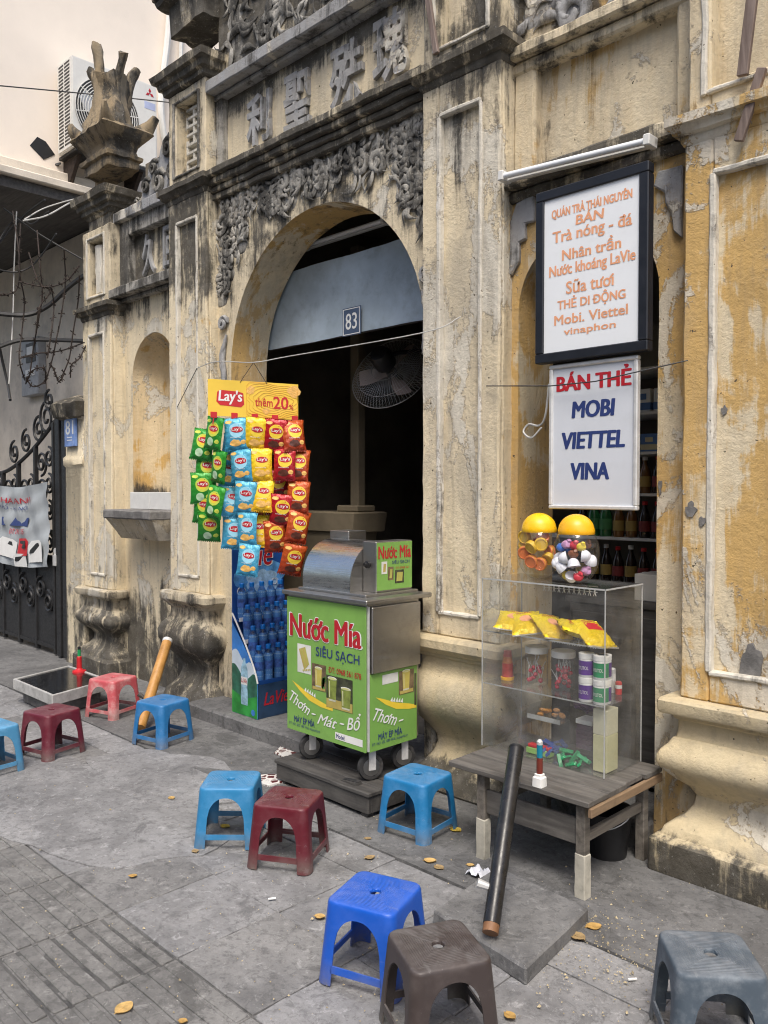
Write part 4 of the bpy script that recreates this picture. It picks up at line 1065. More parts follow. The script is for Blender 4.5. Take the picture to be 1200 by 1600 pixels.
# meter box on the alley wall
mp = onY(55, 570, 3.96)
mbx = thing('meter_box', (mp.x, 3.96, mp.z - .3), 'grey electric meter box with glass window on the alley wall', 'meter box')
MB().box(mp.x - .26, mp.x + .22, 3.90, 4.0, mp.z - .36, mp.z + .30).build('case', simple('meter_grey', (.33, .34, .35), .5, dirt=.3), mbx, bevel=.01)
MB().box(mp.x - .10, mp.x + .16, 3.892, 3.90, mp.z + .02, mp.z + .24).build('window', M['dark'], mbx)
MB().box(mp.x - .07, mp.x + .10, 3.889, 3.892, mp.z + .11, mp.z + .20).build('dial', M['white'], mbx)
MB().box(mp.x - .12, mp.x + .14, 3.892, 3.90, mp.z - .14, mp.z - .06).build('notice', M['white'], mbx)
# cables and barbed wire over the gate
D_ = 7.6
for nm, pts, r_, mt, lb in (
    ('sagging_cable', [(-15, 489), (40, 492), (75, 478), (108, 448), (135, 428)], .024, 'cable', 'thick black cable sagging over the iron gate'),
    ('wall_cable', [(-10, 545), (30, 532), (80, 531), (138, 533)], .020, 'cable', 'black cable running along the alley wall above the meter box'),
    ('loop_cable', [(-10, 420), (25, 425), (50, 415), (70, 392), (88, 365)], .008, 'cable', 'thin black cable looping below the awning'),
    ('loop_cable', [(38, 343), (70, 325), (118, 311), (100, 322), (70, 338), (36, 345)], .007, 'whitecable', 'pale looped cable under the awning'),
    ('eave_cable', [(-10, 272), (50, 268), (95, 255)], .012, 'cable', 'black cable strung along the awning edge'),
    ('ledge_cable', [(-10, 236), (40, 250), (92, 258)], .012, 'cable', 'black cable running below the hole in the pink wall'),
    ('slanting_cable', [(5, 325), (60, 365), (128, 405)], .008, 'cable', 'straight black cable slanting down across the alley'),
    ('bundle_cable', [(-12, 395), (10, 365), (30, 345), (45, 330), (70, 312)], .010, 'cable', 'bundle of cables rising to the awning corner'),
    ('bundle_cable', [(-10, 390), (14, 352), (32, 340), (50, 350), (76, 330)], .007, 'cable', 'kinked cable beside the cable bundle'),
    ('hanging_cable', [(-5, 520), (3, 560), (12, 600), (16, 625)], .014, 'cable', 'black cable hanging onto the gate top'),
    ('dropping_cable', [(26, 330), (22, 420), (20, 500), (14, 600)], .006, 'whitecable', 'pale cable dropping straight behind the barbed wire'),
):
    D0 = D_ if nm not in ('eave_cable', 'ledge_cable') else 7.9
    wire(nm, catm([atD(a, b_, D0 + .15 * math.sin(i)) for i, (a, b_) in enumerate(pts)]), r_, M[mt], lb)
def barbed(pts, D0, label):
    P_ = catm([atD(a, b_, D0 + .1 * math.sin(a)) for a, b_ in pts], 7)
    b = MB(); b.tube(P_, .006, 5)
    for i in range(2, len(P_) - 1, 4):
        p = P_[i]
        for _ in range(3):
            d = V((rnd.gauss(0, 1), rnd.gauss(0, 1), rnd.gauss(0, 1))).normalized() * .028; b.tube([p - d, p + d], .0035, 4)
    solo('barbed_wire', b, M['rust'], label, 'barbed wire', 'strands of barbed wire over the gate')
BWL = 'rusty barbed wire strand coiling above the iron gate'
for pts in ([(58, 360), (62, 410), (66, 460), (60, 500), (52, 545), (46, 590)], [(100, 390), (102, 440), (96, 490), (88, 530), (82, 560), (70, 600)], [(80, 445), (84, 480), (80, 520), (74, 560)], [(30, 440), (55, 446), (80, 448), (105, 438), (124, 415)],
            [(-8, 462), (12, 460), (28, 448), (30, 400), (20, 330)], [(124, 430), (122, 470), (114, 520), (108, 560), (96, 590)], [(30, 560), (60, 552), (95, 548), (132, 535)], [(32, 350), (30, 420), (38, 470), (34, 520), (30, 560), (38, 592)],
            [(40, 600), (50, 580), (68, 575), (70, 595), (52, 604), (40, 590)], [(134, 540), (124, 560), (112, 570), (110, 590)], [(80, 570), (86, 582), (92, 596), (100, 585)], [(45, 395), (60, 440), (78, 455), (62, 480), (56, 520)]):
    barbed(pts, 6.95, BWL)

# ------------------------------------------------------------------ unseen houses behind the camera, added to cut low sky light
hc = [simple('sky_block_paint_%d' % k, c_, .85, var=.1, vscale=.8, world=True) for k, c_ in enumerate(((.42, .36, .26), (.34, .34, .32), (.45, .30, .22)))]
for k, (x0, x1, hz_, lb) in enumerate(((-15, -6.05, 8.5, 'ochre town house across the street facing the pink house'), (-6, 1.95, 10.0, 'grey town house across the street facing the arched gate'), (2, 10, 8.0, 'brick red town house across the street facing the end wall'))):
    t = thing('sky_block_house', ((x0 + x1) / 2, -11, -.05), lb, 'house')
    MB().box(x0, x1, -16, -10, -.05, hz_).build('wall', hc[k], t)
    MB().box(x0 - .0, x1 + .0, -16.2, -9.6, hz_, hz_ + .25).build('roof', M['beige'], t)
    MB().box(x0 + 1, x1 - 1, -10.001, -9.95, -.04, 2.8).build('shutter', M['iron'], t)
    for i in range(3):
        for j in range(2):
            x, z = x0 + (x1 - x0) * (i + .5) / 3, 3.6 + 2.6 * j
            if z + 1.6 > hz_: continue
            w_ = MB().box(x - .6, x + .6, -10.0, -9.94, z, z + 1.6).build('window', M['white'], t)
            MB().box(x - .52, x + .52, -9.94, -9.93, z + .08, z + 1.52).build('pane', M['dark'], w_)
# ------------------------------------------------------------------ plastic stools
SH = .258
def stool_parts():
    HT, HB, RC = .118, .140, .030         # half widths at top and bottom, corner radius
    NS = 15; A = .80                       # opening from -A..A of the straight side
    H0, SPR, APX = SH - .012, .130, .216
    def P(side, s, z, corner=None):
        t = 1 - z / SH; hw = HT + (HB - HT) * t
        if corner is None: a, b = s * (hw - RC), -hw
        else: a, b = (hw - RC) + RC * math.sin(corner), -(hw - RC) - RC * math.cos(corner)
        c, d = math.cos(side * math.pi / 2), math.sin(side * math.pi / 2)
        return V((a * c - b * d, a * d + b * c, z))
    def arch(s):
        q = abs(s) / A
        return SPR + (APX - SPR) * math.sqrt(max(0, 1 - q ** 2.3)) if q < 1 else SPR
    def solid(mb, name, th=.0045):
        me = bpy.data.meshes.new(name); me.from_pydata([tuple(v) for v in mb.v], [], mb.f)
        bm = bmesh.new(); bm.from_mesh(me); bmesh.ops.remove_doubles(bm, verts=bm.verts, dist=1e-6)
        bmesh.ops.recalc_face_normals(bm, faces=bm.faces)
        cz = sum((v.co for v in bm.verts), V()) / len(bm.verts)
        if sum((f.calc_center_median() - V((0, 0, .10))).dot(f.normal) * f.calc_area() for f in bm.faces) < 0:
            bmesh.ops.reverse_faces(bm, faces=bm.faces[:])
        bmesh.ops.solidify(bm, geom=bm.faces[:], thickness=th)
        bm.to_mesh(me); bm.free()
        me.polygons.foreach_set('use_smooth', [True] * len(me.polygons)); me.set_sharp_from_angle(angle=R(50)); return me
    seat = MB()
    # columns all round the perimeter
    def columns():
        cols = []
        for sd in range(4):
            for k in range(-NS, NS + 1): cols.append((sd, k / NS, None))
            for k in range(1, 4): cols.append((sd, None, k * math.pi / 8))
        return cols
    cols = columns(); n = len(cols); nr = 6
    for (sd, s, cn) in cols:
        lo = SPR if s is None else arch(s)
        for j in range(nr): seat.v.append(P(sd, s, lo + (H0 - lo) * j / (nr - 1), cn))
    for i in range(n):
        for j in range(nr - 1): a, b = i * nr + j, ((i + 1) % n) * nr + j; seat.f.append((a, b, b + 1, a + 1))
    # rounded shoulder, top and finger hole
    prev = [i * nr + nr - 1 for i in range(n)]
    top = [V(seat.v[i]) for i in prev]
    for (k, zz) in ((.985, SH - .005), (.955, SH - .001), (.90, SH), (.70, SH + .0008), (.45, SH + .001), (.25, SH + .0005)):
        ids = []
        for t in top: seat.v.append(V((t.x * k, t.y * k, zz))); ids.append(len(seat.v) - 1)
        for i in range(n): seat.f.append((prev[i], prev[(i + 1) % n], ids[(i + 1) % n], ids[i]))
        prev = ids
    for (rr, zz) in ((.0195, SH - .0003), (.0175, SH - .003), (.017, SH - .010)):
        ids = []
        for t in top: d = V((t.x, t.y, 0)).normalized(); seat.v.append(V((d.x * rr, d.y * rr, zz))); ids.append(len(seat.v) - 1)
        for i in range(n): seat.f.append((prev[i], prev[(i + 1) % n], ids[(i + 1) % n], ids[i]))
        prev = ids
    res = [('seat', solid(seat, 'seat'))]
    for sd in range(4):
        lg = MB(); cs = [(sd, s / NS, None) for s in range(int(A * NS), NS + 1)] + [(sd, None, k * math.pi / 8) for k in range(1, 4)] + [((sd + 1) % 4, -s / NS, None) for s in range(NS, int(A * NS) - 1, -1)]
        for (a, s, cn) in cs:
            for j in range(6): lg.v.append(P(a, s, SPR * j / 5, cn))
        for i in range(len(cs) - 1):
            for j in range(5): lg.f.append((i * 6 + j, (i + 1) * 6 + j, (i + 1) * 6 + j + 1, i * 6 + j + 1))
        res.append(('leg', solid(lg, 'leg')))
        stp = MB()
        for k in range(9):
            s = -A + 2 * A * k / 8 * 1.0
            for z in (.040, .062): p = P(sd, s * 1.04, z); stp.v.append(p * 1.0)
        for k in range(8): stp.f.append((k * 2, k * 2 + 2, k * 2 + 3, k * 2 + 1))
        res.append(('stretcher', solid(stp, 'stretcher', .006)))
    return res
SP = stool_parts()
def stool(corners, mat, label, scale_h=1.0, jit=0):
    """corners: pixels of the four seat corners, in order round the seat"""
    P_ = [onZ(a, b, SH) for a, b in corners]
    c = sum(P_, V()) / 4
    e = [P_[(i + 1) % 4] - P_[i] for i in range(4)]
    # direction of the first edge, averaged over all four
    ang = []
    base = math.atan2(e[0].y, e[0].x)
    sgn = 1 if e[0].cross(e[1]).z > 0 else -1
    for i in range(4):
        d = math.atan2(e[i].y, e[i].x) - base - sgn * i * math.pi / 2
        ang.append((d + math.pi) % (2 * math.pi) - math.pi)
    a0 = base + sum(ang) / 4
    t = thing('plastic_stool', (c.x, c.y, 0.002), label, 'stool', 'small plastic stools on the pavement', a0)
    for nm, me in SP:
        o = bpy.data.objects.new(nm, me.copy()); o.data.materials.append(mat); col.objects.link(o); o.parent = t
    return t
pc = {k: plastic(*v) for k, v in {
    'lb': ('light_blue_plastic', (.025, .20, .42), .3), 'lb2': ('pale_blue_plastic', (.07, .26, .46), .45), 'bl': ('royal_blue_plastic', (.008, .09, .50), .16, None, .36), 'mr': ('maroon_plastic', (.105, .009, .018), .16, None, .36),
    'mr2': ('dusty_maroon_plastic', (.115, .011, .024), .28), 'mb': ('mid_blue_plastic', (.018, .15, .37), .32), 'pk': ('pink_plastic', (.50, .085, .10), .5, (.62, .42, .40)),
    'br': ('brown_plastic', (.050, .038, .036), .3, (.12, .10, .095), .45), 'gb': ('slate_plastic', (.065, .088, .115), .55, (.20, .23, .26), .55), 'cy': ('cyan_blue_plastic', (.014, .17, .39), .36)}.items()}
stool([(38, 1112), (68, 1122), (128, 1105), (88, 1097)], pc['mr2'], 'dusty maroon stool in front of the low black tray table')
stool([(137, 1062), (172, 1067), (218, 1055), (178, 1050)], pc['pk'], 'faded pink stool with whitened seat beside the black tray table')
stool([(211, 1096), (253, 1104), (299, 1092), (254, 1083)], pc['mb'], 'mid blue stool in front of the bamboo pipe and mouldy pier base')
stool([(-62, 1135), (-30, 1143), (28, 1132), (-8, 1123)], pc['lb2'], 'pale scuffed blue stool standing left of the dusty maroon one')
stool([(311, 1234), (400, 1236), (410, 1204), (322, 1200)], pc['lb'], 'light blue stool behind the glossy dark red one')
stool([(390, 1258), (478, 1264), (506, 1235), (432, 1228)], pc['mr'], 'glossy dark red stool in front of the juice cart platform')
stool([(594, 1212), (664, 1229), (712, 1208), (642, 1190)], pc['cy'], 'blue stool beside the juice cart platform and shop table')
stool([(508, 1407), (613, 1432), (662, 1382), (562, 1358)], pc['bl'], 'bright royal blue stool with ribbed seat beside the brown one')
stool([(602, 1457), (639, 1524), (778, 1500), (720, 1432)], pc['br'], 'dark brown stool in front of the leaning black pipe')
stool([(1036, 1457), (1042, 1527), (1204, 1522), (1162, 1458)], pc['gb'], 'grey blue stool with pale scuffs in front of the right pier')

# ------------------------------------------------------------------ low tray table with pipe lighter, bamboo pipe
tl, tn, tr_, tb = (onZ(*p, .17) for p in ((20, 1062), (82, 1087), (172, 1063), (108, 1040)))
tc = (tl + tn + tr_ + tb) / 4
er = ((tr_ - tn) + (tb - tl)) / 2; el = ((tl - tn) + (tb - tr_)) / 2
tt = thing('tray_table', (tc.x, tc.y, 0), 'low table with glossy black top and chipped white rim', 'table')
ru, lu = er.normalized(), el.normalized(); up_ = V((0, 0, 1))
W1, W2 = er.length / 2, el.length / 2
ctr = V((tc.x, tc.y, 0))
b = MB(); b.obox(ctr, ru, lu, up_, -W1 + .02, W1 - .02, -W2 + .02, W2 - .02, .15, .168); b.build('top', simple('black_gloss', (.012, .012, .013), .12, coat=.6), tt)
wr = simple('chipped_white_rim', (.42, .42, .41), .6, var=.15, dirt=.6, dirtc=(.12, .12, .12))
for (a0, a1, b0_, b1_) in ((-W1, W1, -W2, -W2 + .02), (-W1, W1, W2 - .02, W2), (-W1, -W1 + .02, -W2 + .02, W2 - .02), (W1 - .02, W1, -W2 + .02, W2 - .02)):
    b = MB(); b.obox(ctr, ru, lu, up_, a0, a1, b0_, b1_, .10, .175); b.build('rim', wr, tt, bevel=.004)
b = MB(); b.obox(ctr, ru, lu, up_, -W1 + .06, W1 - .05, -W2 + .06, W2 - .05, 0, .149); b.build('plinth', M['cement_grey'], tt, bevel=.01)
c = onZ(124, 1050, .168)
pl = thing('pipe_lighter', c, 'red stand with green lighter on the black tray table', 'lighter')
b = MB(); b.lathe([(.052, 0), (.05, .012), (.03, .018), (.02, .03), (.018, .115), (.014, .12)], 16); b.build('stand', M['redpl'], pl, world=False)
b = MB(); b.lathe([(.012, .12), (.012, .17), (.010, .172)], 10); b.build('lighter', simple('green_lighter', (.02, .30, .10), .2), pl, world=False)
b = MB(); b.lathe([(.012, .172), (.012, .19), (.006, .195)], 10); b.build('lighter_cap', M['dark'], pl, world=False)
p0, p1 = onZ(219, 1137, 0.03), onY(262, 1000, 3.03)
b_ = thing('bamboo_pipe', p0, 'brown bamboo water pipe leaning on the mouldy pier base', 'pipe')
d = p1 - p0
b = MB(); b.tube([p0 + d * t for t in (0, .25, .26, .5, .51, .75, .76, .97)], [.034, .034, .036, .034, .036, .034, .036, .034], 14); b.build('tube', M['bamboo'], b_)
b = MB(); b.tube([p0 + d * .965, p0 + d * 1.0], [.0355, .0355], 14); b.build('rim', M['alu'], b_)
b = MB(); b.tube([p0 + d * .3 + V((-.03, -.02, .01)), p0 + d * .3 + V((-.055, -.045, .035))], [.012, .016], 8); b.build('bowl', M['wood_box'], b_)
# black pipe by the table
p0, p1 = onZ(766, 1458, .085), onY(807, 1168, 2.62)
b_ = thing('water_pipe', p0, 'thick black lacquered water pipe leaning on the shop table', 'pipe'); d = p1 - p0
b = MB(); b.tube([p0 + d * t for t in (.04, .3, .31, .6, .61, .99)], [.029, .029, .0305, .029, .0295, .029], 18); b.build('tube', M['pipe'], b_)
b = MB(); b.tube([p0, p0 + d * .045], [.027, .0275], 16); b.build('foot', M['wood_brown'], b_)
q = p0 + d * .22; b = MB(); b.tube([q + V((-.02, -.02, 0)), q + V((-.05, -.045, .012))], [.013, .017], 10); b.build('bowl', M['alu'], b_)
b = MB(); b.tube([p1 - d * .012, p1], [.0302, .0295], 16); b.build('mouth_rim', M['pipe'], b_)
# concrete slab
cs = [onZ(a, b_2, .055) for a, b_2 in ((676, 1422), (822, 1512), (920, 1418), (776, 1352))]
o = MB().prism([(p.x, p.y) for p in cs], FL, -.005, .055)
solo('concrete_slab', o, M['slab'], 'loose square concrete slab under the leaning black pipe', 'slab', bevel=.007, sub=.06, jit=(.003, 9))

# ------------------------------------------------------------------ shop table
TZ = .395
tb_ = thing('wooden_table', (-1.93, 2.95, 0), 'low weathered wooden table carrying the clear display case', 'table')
TX0, TX1, TY0, TY1 = -2.27, -1.60, 2.66, 3.24
for k in range(4):
    y0, y1 = TY0 + (TY1 - TY0) * k / 4 + .002, TY0 + (TY1 - TY0) * (k + 1) / 4 - .002
    MB().box(TX0 + rnd.uniform(-.006, .006), TX1 + rnd.uniform(-.008, .006), y0, y1, TZ - .022, TZ + rnd.uniform(-.002, .001)).build('plank', M['wood_d'], tb_, bevel=.003, sub=.12, jit=(.002, 7))
MB().box(TX1 - .005, TX1 + .012, TY0 + .01, TY1 - .01, TZ - .06, TZ - .024).build('edge_rail', wood('brown_rail', (.20, .13, .075), (.30, .21, .13), 1, 1), tb_, bevel=.003)
for x, y in ((-2.13, 2.72), (-1.655, 2.72), (-2.13, 3.18), (-1.655, 3.18)):
    l_ = MB().box(x - .02, x + .02, y - .02, y + .02, .0, TZ - .022).build('leg', M['wood_dy'], tb_, bevel=.003)
    if y > 3: continue
    b = MB(); b.box(x - .0235, x + .0235, y - .0235, y + .0235, .0, .175); b.jitter(.002, 20); b.build('bandage', simple('dirty_plaster_wrap', (.42, .40, .34), .9, var=.2, dirt=.5, dirtc=(.14, .13, .11)), l_, bevel=.004, sub=.04, jit=(.002, 20))
MB().box(-2.11, -1.675, 2.712, 2.73, .20, .30).build('rail', M['wood_d'], tb_, bevel=.003)
MB().box(-1.667, -1.645, 2.74, 3.16, .21, .25).build('rail', M['wood_dy'], tb_, bevel=.003)
MB().box(-2.14, -2.12, 2.74, 3.16, .21, .25).build('rail', M['wood_dy'], tb_, bevel=.003)
bk = onZ(1010, 1245, .2)
t = thing('bucket', (-1.42, 3.42, .13), 'black bucket with wire handle in the shadow behind the shop table', 'bucket')
b = MB(); b.lathe([(.10, 0), (.13, .24), (.137, .245), (.125, .24), (.095, .01)], 20); b.build('pail', M['dark'], t, world=False)
b = MB(); b.tube([V((.135 * math.cos(a), .135 * math.sin(a), .24 - .07 * abs(math.sin(a)))) for a in [math.pi * k / 12 + math.pi for k in range(13)]], .003, 5); b.build('handle', M['alu'], t, world=False)
t.location = (-1.78, 3.12, .006); t.scale = (.8, .8, .8)

# ------------------------------------------------------------------ clear display case
CX0, CX1, CY0, CY1, CZ0, CZ1 = -2.30, -1.685, 2.925, 3.225, TZ + .003, 1.150
case_ = thing('display_case', ((CX0 + CX1) / 2, (CY0 + CY1) / 2, CZ0), 'scratched clear acrylic display case on the wooden table', 'display case')
T = .004
for nm, bx in (('front_pane', (CX0, CX1, CY0, CY0 + T, CZ0, CZ1)), ('side_pane', (CX0, CX0 + T, CY0 + T, CY1, CZ0, CZ1)), ('side_pane', (CX1 - T, CX1, CY0 + T, CY1, CZ0, CZ1)), ('top_pane', (CX0 - .003, CX1 + .003, CY0 - .003, CY1, CZ1, CZ1 + T)), ('bottom_pane', (CX0 + T, CX1 - T, CY0 + T, CY1, CZ0, CZ0 + T)),
               ('shelf_pane', (CX0 + T, CX1 - T, CY0 + T, CY1 - .03, .915, .919)), ('shelf_pane', (CX0 + T, CX1 - T, CY0 + T, CY1 - .03, .680, .684))):
    MB().box(*bx).build(nm, M['acrylic'], case_)
for (x, y) in ((CX0, CY0), (CX1, CY0), (CX1, CY1), (CX0, CY1)): MB().box(x - .002, x + .002, y - .002, y + .002, CZ0, CZ1).build('corner_edge', M['edge'], case_)
for bx in ((CX0, CX1, CY0 - .0045, CY0 - .001, CZ1 - .001, CZ1 + T + .001), (CX1 + .001, CX1 + .0045, CY0, CY1, CZ1 - .001, CZ1 + T + .001), (CX0 + T, CX1 - T, CY0 + T, CY0 + T + .002, .9145, .9195), (CX0 + T, CX1 - T, CY0 + T, CY0 + T + .002, .6795, .6845)):
    MB().box(*bx).build('pane_edge', M['edge'], case_)
for (x, z0, z1) in ((-2.11, CZ0 + T, .60), (-1.93, CZ0 + T, .68)): MB().box(x, x + .003, CY0 + .012, CY1 - .04, z0, z1).build('divider', M['acrylic'], case_)
# lace edging paper on the rear of the top shelves
lace = simple('lace_paper', (.6, .6, .58), .8)
for z in (1.085, .855):
    b = MB()
    for k in range(11):
        x = -2.14 + .026 * k
        for i in range(6):
            a = 2 * math.pi * i / 6; b.tube([V((x, CY1 - .05, z + .02)), V((x + .012 * math.cos(a), CY1 - .05, z + .02 + .02 * math.sin(a)))], .0016, 4)
    b.box(-2.155, -1.865, CY1 - .052, CY1 - .049, z + .042, z + .046)
    setp(b.build('lace_trim', lace, case_), kind='stuff')

# ------------------------------------------------------------------ snack bags
def bag_fn(w, h, bulge):
    def f(a, bb, s, off=0.0):
        u, v = max(-1, min(1, 2 * a / w)), max(-1, min(1, 2 * bb / h))
        e = max(0, 1 - abs(u) ** 2.6) ** .55 * max(0, 1 - abs(v) ** 3.2) ** .6
        wr = .0035 * math.sin(u * 7 + v * 11) * (abs(v) ** 2) + .0016 * math.sin(v * 17 - u * 5) * abs(u)
        pinch = 1 - .07 * (1 - abs(v) ** 4)
        return V((a * pinch, s * (bulge * e + wr + off), bb))
    return f
def bag_mesh(w, h, bulge, n=12, m=16):
    f = bag_fn(w, h, bulge); b = MB()
    for s in (-1, 1):
        vs = [f(-w / 2 + w * i / n, -h / 2 + h * j / m, s) for j in range(m + 1) for i in range(n + 1)]
        fs = [(j * (n + 1) + i, j * (n + 1) + i + 1, (j + 1) * (n + 1) + i + 1, (j + 1) * (n + 1) + i) for j in range(m) for i in range(n)]
        b.add(vs, fs if s < 0 else [q[::-1] for q in fs])
    return b, f
def disc(f, cx, cz, rx, rz, off, n=20, a0=0, wob=0):
    pts = [(cx, cz)] + [(cx + rx * (1 + wob * math.sin(5 * k + cx * 90)) * math.cos(2 * math.pi * k / n + a0), cz + rz * (1 + wob * math.cos(3 * k)) * math.sin(2 * math.pi * k / n + a0)) for k in range(n)]
    b = MB(); vs = [f(a, c_, -1, off) for a, c_ in pts]
    # an inner ring keeps the print on the bulging foil
    mid = [f(cx + (a - cx) * .55, cz + (c_ - cz) * .55, -1, off) for a, c_ in pts[1:]]
    b.add([vs[0]] + mid + vs[1:], [(0, 1 + k, 1 + (k + 1) % n) for k in range(n)] + [(1 + k, 1 + n + k, 1 + n + (k + 1) % n, 1 + (k + 1) % n) for k in range(n)])
    return b
def foil(name, c, c2):
    g = NT(name); n = g.noise(13, g.obj, 4, .6, 1.2); z = g.sep(g.obj)[2]
    g.base(g.mix(g.ramp(g.op('ADD', g.op('MULTIPLY', z, 7.0), n), .2, .8), c2, c)); g.rough(g.ramp(n, .3, .7, .22, .38)); g.b.inputs['Metallic'].default_value = .12
    n2 = g.noise(34, g.vmul(g.obj, (1, 1, .5)), 4, .6, 1.5)
    g.bump(g.op('ADD', n, g.op('MULTIPLY', n2, .5)), .8, .012); return g.m
FO = {'green': foil('green_foil', (.035, .30, .03), (.02, .22, .03)), 'blue': foil('sky_blue_foil', (.10, .42, .60), (.05, .30, .50)), 'yellow': foil('yellow_foil', (.86, .62, .02), (.78, .46, .02)),
      'red': foil('red_foil', (.44, .012, .02), (.30, .008, .015)), 'orange': foil('orange_foil', (.50, .085, .015), (.34, .04, .012))}
chipm = simple('chip_print', (.78, .46, .13), .5, var=.2, vscale=60); brown = simple('steak_print', (.09, .025, .015), .4, var=.3, vscale=60); limem = simple('lime_print', (.52, .62, .08), .5)
def chip_bag(colr, label, group):
    w, h, bl = .118, .168, .021
    t = thing('chip_bag', (0, 0, 0), label, 'chip bag', group)
    b, f = bag_mesh(w, h, bl, 14, 20)
    pouch = b.build('pouch', FO[colr], t, world=False, dedup=True, sharp=70)
    disc(f, .006, .020, .038, .038, .0012, wob=.02).build('print_ring', limem if colr == 'green' else (M['yellowp'] if colr != 'blue' else simple('pale_blue_print', (.30, .60, .75), .4)), pouch, world=False)
    if colr in ('green', 'red', 'orange'): disc(f, .008, .022, .026, .028, .0016).build('sun_print', M['yellowp'], pouch, world=False)
    disc(f, .008, .024, .032, .016, .0022).build('red_print', M['red'], pouch, world=False)
    mb = MB(); text(mb, "Lay's", lambda a, c_, hh: f(a, c_, -1, .0028), -.018, .034, .014, .035, 0, .02); mb.build('lettering', M['whitep'], pouch, world=False)
    if colr == 'green': disc(f, -.006, -.045, .022, .022, .0016).build('flavour_print', simple('pale_green_print', (.42, .60, .40), .4), pouch, world=False)
    else: disc(f, -.002, -.046, .030, .018, .0014, 14, 0, .12).build('flavour_print', {'blue': chipm, 'yellow': chipm, 'red': brown, 'orange': brown}[colr], pouch, world=False)
    disc(f, .038, -.042, .014, .012, .0012, 10, 0, .1).build('chip_print', chipm if colr != 'green' else limem, pouch, world=False)
    disc(f, -.034, .064, .018, .009, .0012, 10, 0, .1).build('chip_print', chipm if colr != 'green' else limem, pouch, world=False)
    if colr != 'green':
        mb = MB(); text(mb, 'khoai tây', lambda a, c_, hh: f(a, c_, -1, .0018), -.028, .030, -.022, -.014, 0); mb.build('small_print', M['whitep'], pouch, world=False)
    for z in (1, -1):
        mb = MB()
        for k in range(12): mb.box(-w * .48 + w * .96 * k / 12, -w * .48 + w * .96 * (k + .5) / 12, -.0022, .0022, z * h * .5 - .005, z * h * .5 + .003)
        setp(mb.build('crimp', FO[colr], pouch, world=False), kind='stuff')
    return t
rows = {
    'green': [(125, 360, 0), (150, 520, 0), (130, 690, 0), (100, 810, .07), (68, 415, .10), (85, 535, .13), (62, 625, .10), (72, 720, .12)],
    'blue': [(238, 365, 0), (264, 515, 0), (285, 668, 0), (294, 818, 0), (300, 968, 0), (212, 690, .08), (225, 840, .07), (205, 540, .12), (222, 440, .10)],
    'yellow': [(338, 362, 0), (364, 510, 0), (374, 660, 0), (352, 830, .05), (330, 450, .09), (340, 590, .10), (345, 745, .09)],
    'red': [(438, 370, 0), (486, 510, -.01), (470, 730, 0), (450, 610, .06), (418, 445, .08), (430, 540, .12), (440, 790, .10)],
    'orange': [(532, 372, 0), (556, 515, .02), (555, 668, 0), (552, 810, 0), (526, 968, 0), (438, 855, .03), (400, 430, .12), (405, 770, .1), (500, 850, .08)]}
word = {'green': 'green chip bag with lime print hanging under the yellow board', 'blue': 'sky blue chip bag hanging under the yellow board', 'yellow': 'yellow chip bag hanging in the middle strip under the yellow board', 'red': 'dark red chip bag hanging under the yellow board', 'orange': 'orange brown chip bag hanging under the yellow board'}
CD = 4.72
for colr, lst in rows.items():
    proto = chip_bag(colr, word[colr], colr + ' chip bags on the hanger')
    for i, (zx, zy, dd) in enumerate(lst):
        o = proto if i == 0 else copy_tree(proto)
        p = atD(394 + (zx / 3.077 - 104) * .94, 560 + zy / 3.077, CD + dd)
        o.location = p
        spot = 'clipped right under the board' if zy < 400 else ('tucked behind the front bags' if dd > .04 else ('lowest of its strip' if (zx, zy) == max(((q[0], q[1]) for q in lst if q[2] <= .04), key=lambda q: q[1]) else 'halfway down its strip'))
        o['label'] = word[colr].split(' hanging')[0] + ' ' + spot + ' beside the doorway'; o['group'] = colr + ' chip bags ' + spot
        o.scale = (1.14 * rnd.uniform(.96, 1.04), rnd.uniform(.8, 1.15), 1.08)
        o.rotation_euler = (rnd.gauss(0, .12), rnd.gauss(.05, .09), R(38) + rnd.gauss(0, .16) + (.35 if dd > .05 else 0) + (-.3 if colr == 'green' else (.25 if colr == 'orange' else 0)))
# hanger board
bd = thing('chip_hanger', atD(394, 655, CD + .02), 'yellow chip advertising board hanging from strings beside the doorway', 'advert board')
tlc, trc, blc = atD(323, 592, CD - .04), atD(464, 601, CD + .10), atD(325, 649, CD - .04)
rv = (trc - tlc); uv = V((0, 0, 1)); BWd, BHt = rv.length, (tlc - blc).length
BP = plane(blc, rv, uv)
b = MB(); b.prism([(0, 0), (BWd, 0), (BWd, BHt), (0, BHt)], BP, -.004, 0); b.build('board', simple('yellow_board', (.82, .56, .06), .5, var=.05, vscale=4), bd)
board = bd.children[0]
amb = simple('amber_print', (.72, .36, .03), .5)
for k in range(7):                                            # contour lines on the right half
    b = MB(); r0 = .035 + .012 * k; pts = []
    for i in range(33):
        a = 2 * math.pi * i / 32; q = r0 * (1 + .12 * math.sin(3 * a + 1) + .06 * math.sin(7 * a))
        x = min(BWd - .004, max(BWd * .42, BWd * .73 + q * 2.1 * math.cos(a))); y = min(BHt - .004, max(.004, BHt * .48 + q * math.sin(a)))
        pts.append(BP(x, y, .001))
    b.tube(pts, .0013, 4, False); b.build('contour_print', amb, board)
b = MB(); b.poly([(BWd * .09, BHt * .40), (BWd * .13, BHt * .30), (BWd * .36, BHt * .27), (BWd * .395, BHt * .35), (BWd * .385, BHt * .66), (BWd * .33, BHt * .70), (BWd * .13, BHt * .72), (BWd * .10, BHt * .66)], BP, .0012); b.build('red_print', M['redpl'], board)
